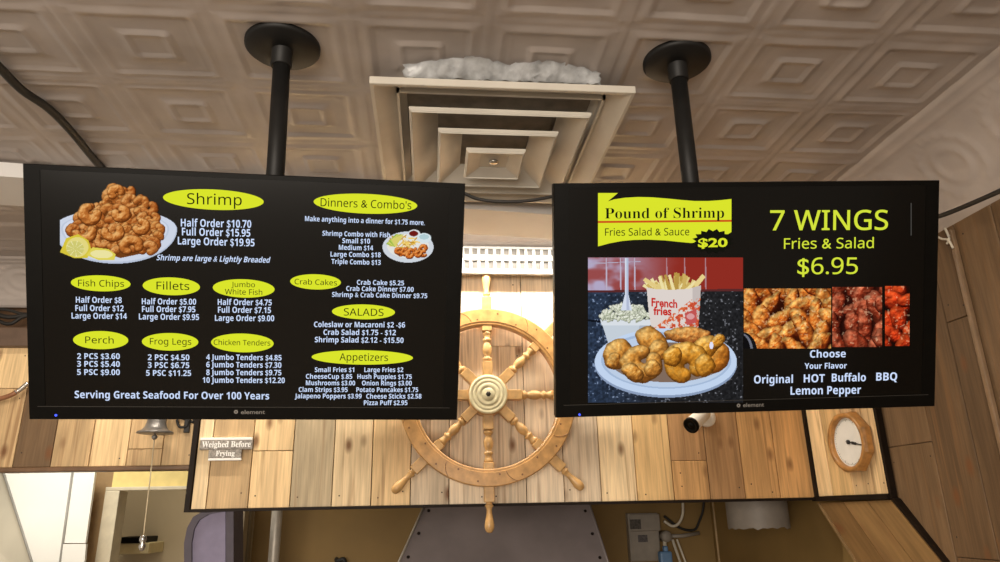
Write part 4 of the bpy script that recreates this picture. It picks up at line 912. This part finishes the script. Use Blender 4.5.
# hood
HD = thing('range_hood', 'grey steel range hood with riveted sloping front below the ship wheel', 'range hood', at(505, 545, 'y', 3.9))
q = [at(427, 500, 'y', 4.0), at(588, 500, 'y', 4.0), at(620, 600, 'y', 3.75), at(382, 600, 'y', 3.75)]; hl = HD.location
bm = B(); vs = [bm.verts.new(p-hl) for p in q]; bm.faces.new(vs)
bk = [bm.verts.new(Vector((p.x, YK-.01, p.z))-hl) for p in q]
for i in range(4): bm.faces.new((vs[i], vs[(i+1) % 4], bk[(i+1) % 4], bk[i]))
bm.faces.new(bk[::-1]); bmesh.ops.recalc_face_normals(bm, faces=bm.faces); mesh_obj('hood_body', bm, M_steel, HD)
fn = (q[1]-q[0]).cross(q[3]-q[0]).normalized()
if fn.y > 0: fn = -fn
def edge(a_, b_, name, m):
    bm = B(); tube(bm, [a_-hl+fn*.003, b_-hl+fn*.003], .007, 6); return mesh_obj(name, bm, m, HD)
edge(q[0], q[3], 'hood_edge', mat('bright_steel_edge', (.42, .38, .33), .35, metal=.4, noise=.1)); edge(q[1], q[2], 'hood_edge', M_steel)
bm = B(); box(bm, (q[3].x-hl.x-.005, q[3].y-hl.y-.012, q[3].z-hl.z-.06), (q[2].x-hl.x+.005, q[3].y-hl.y+.02, q[3].z-hl.z+.004), .004); mesh_obj('hood_lip', bm, M_steel, HD)
for a_, b_, s_ in ((q[0], q[3], .035), (q[1], q[2], -.035)):
    for t in (.12, .36, .60, .84):
        p = a_.lerp(b_, t)-hl+Vector((s_, 0, 0))+fn*.001; bm = B(); lathe(bm, [(.009, 0), (.007, .004), (.003, .005)], 10, Matrix.Translation(p) @ fn.to_track_quat('Z', 'Y').to_matrix().to_4x4()); mesh_obj('rivet', bm, M_trim, HD)
# electric box
eb = at(648, 540, 'y', YK-.06)
EB = thing('electrical_box', 'white electrical box with two dark printed labels on the mustard wall', 'electrical box', eb)
def eplate(x0, y0, x1, y1, name, m, y_a, y_b, bev=.004):
    a, b = at(x0, y0, 'y', YK-.06)-eb, at(x1, y1, 'y', YK-.06)-eb; bm = B(); box(bm, (a.x, y_a, b.z), (b.x, y_b, a.z), bev); return mesh_obj(name, bm, m, EB)
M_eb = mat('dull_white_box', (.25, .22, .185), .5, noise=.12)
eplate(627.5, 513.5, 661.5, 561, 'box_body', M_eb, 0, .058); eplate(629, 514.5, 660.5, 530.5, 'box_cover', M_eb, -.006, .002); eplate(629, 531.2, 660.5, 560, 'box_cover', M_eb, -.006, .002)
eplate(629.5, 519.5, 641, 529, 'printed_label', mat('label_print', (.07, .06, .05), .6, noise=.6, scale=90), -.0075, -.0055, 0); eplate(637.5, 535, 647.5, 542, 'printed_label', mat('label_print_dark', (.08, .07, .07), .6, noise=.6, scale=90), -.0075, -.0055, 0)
jb = at(667, 536.5, 'y', YK-.10)
JB = thing('junction_box', 'round white junction box with side conduit beside the white electrical box', 'junction box', jb)
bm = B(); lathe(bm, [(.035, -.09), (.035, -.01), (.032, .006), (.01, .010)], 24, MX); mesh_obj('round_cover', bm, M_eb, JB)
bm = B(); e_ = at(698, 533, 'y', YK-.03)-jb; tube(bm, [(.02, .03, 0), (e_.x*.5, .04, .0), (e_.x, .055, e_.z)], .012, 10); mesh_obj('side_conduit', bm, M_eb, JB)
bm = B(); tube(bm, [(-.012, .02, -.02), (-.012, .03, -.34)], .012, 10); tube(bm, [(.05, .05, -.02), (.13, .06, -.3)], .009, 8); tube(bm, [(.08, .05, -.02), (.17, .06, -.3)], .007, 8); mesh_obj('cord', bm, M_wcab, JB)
b0, b1 = at(657, 551, 'y', YK-.25), at(671, 572, 'y', YK-.25)
bm = B(); box(bm, (b0.x, YK-.31, b1.z), (b1.x, YK-.25, b0.z), .012); box(bm, (b0.x+.03, YK-.30, b0.z-.005), (b1.x-.02, YK-.26, b0.z+.03), .008)
tag(mesh_obj('blue_bottle', bm, M_blue), 'small blue plastic bottle below the round white junction box', 'bottle')
cable([at(682, 495, 'y', YK-.05), at(683, 508, 'y', YK-.05), at(682, 517, 'y', YK-.05), at(678, 524, 'y', YK-.05), at(672, 526, 'y', YK-.05), at(664, 521, 'y', YK-.05)], .009, M_wcab, 'looped white cable under the bulkhead above the round junction box', n=5)
cable([at(704, 495, 'y', YK-.03), at(703, 510, 'y', YK-.03), at(699, 522, 'y', YK-.03), at(694, 530, 'y', YK-.03), at(680, 528, 'y', YK-.03), at(664, 516, 'y', YK-.03)], .008, M_cable, 'looped black cable on the mustard wall beside the white cable', n=5)
# round duct stub
dp = at(759, 528, 'y', 3.6); rad = (at(788, 515, 'y', 3.6).x-at(731, 515, 'y', 3.6).x)/2
bm = B(); n = 40; prof = [(rad, 0), (rad, .30), (rad, H+.03-dp.z), (rad*.97, H+.03-dp.z), (rad*.97, .01)]
vs = lathe(bm, prof, n, cap=False)
for v in vs:
    if v.co.z < .005: v.co.z += random.uniform(-.006, .006)
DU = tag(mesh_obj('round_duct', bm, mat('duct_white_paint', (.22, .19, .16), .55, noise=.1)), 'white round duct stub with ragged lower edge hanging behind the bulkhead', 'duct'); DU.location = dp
# small dark hook on the wall
o_ = at(341, 561, 'y', YK-.02); bm = B(); tube(bm, spline([o_+Vector((-.03, .018, .01)), o_+Vector((-.02, -.02, .0)), o_+Vector((.02, -.03, .01)), o_+Vector((.03, -.02, -.03))], 5), .014, 8)
tag(mesh_obj('wall_hook', bm, M_cable), 'small dark hook low on the mustard wall between pale pipe and range hood', 'hook')
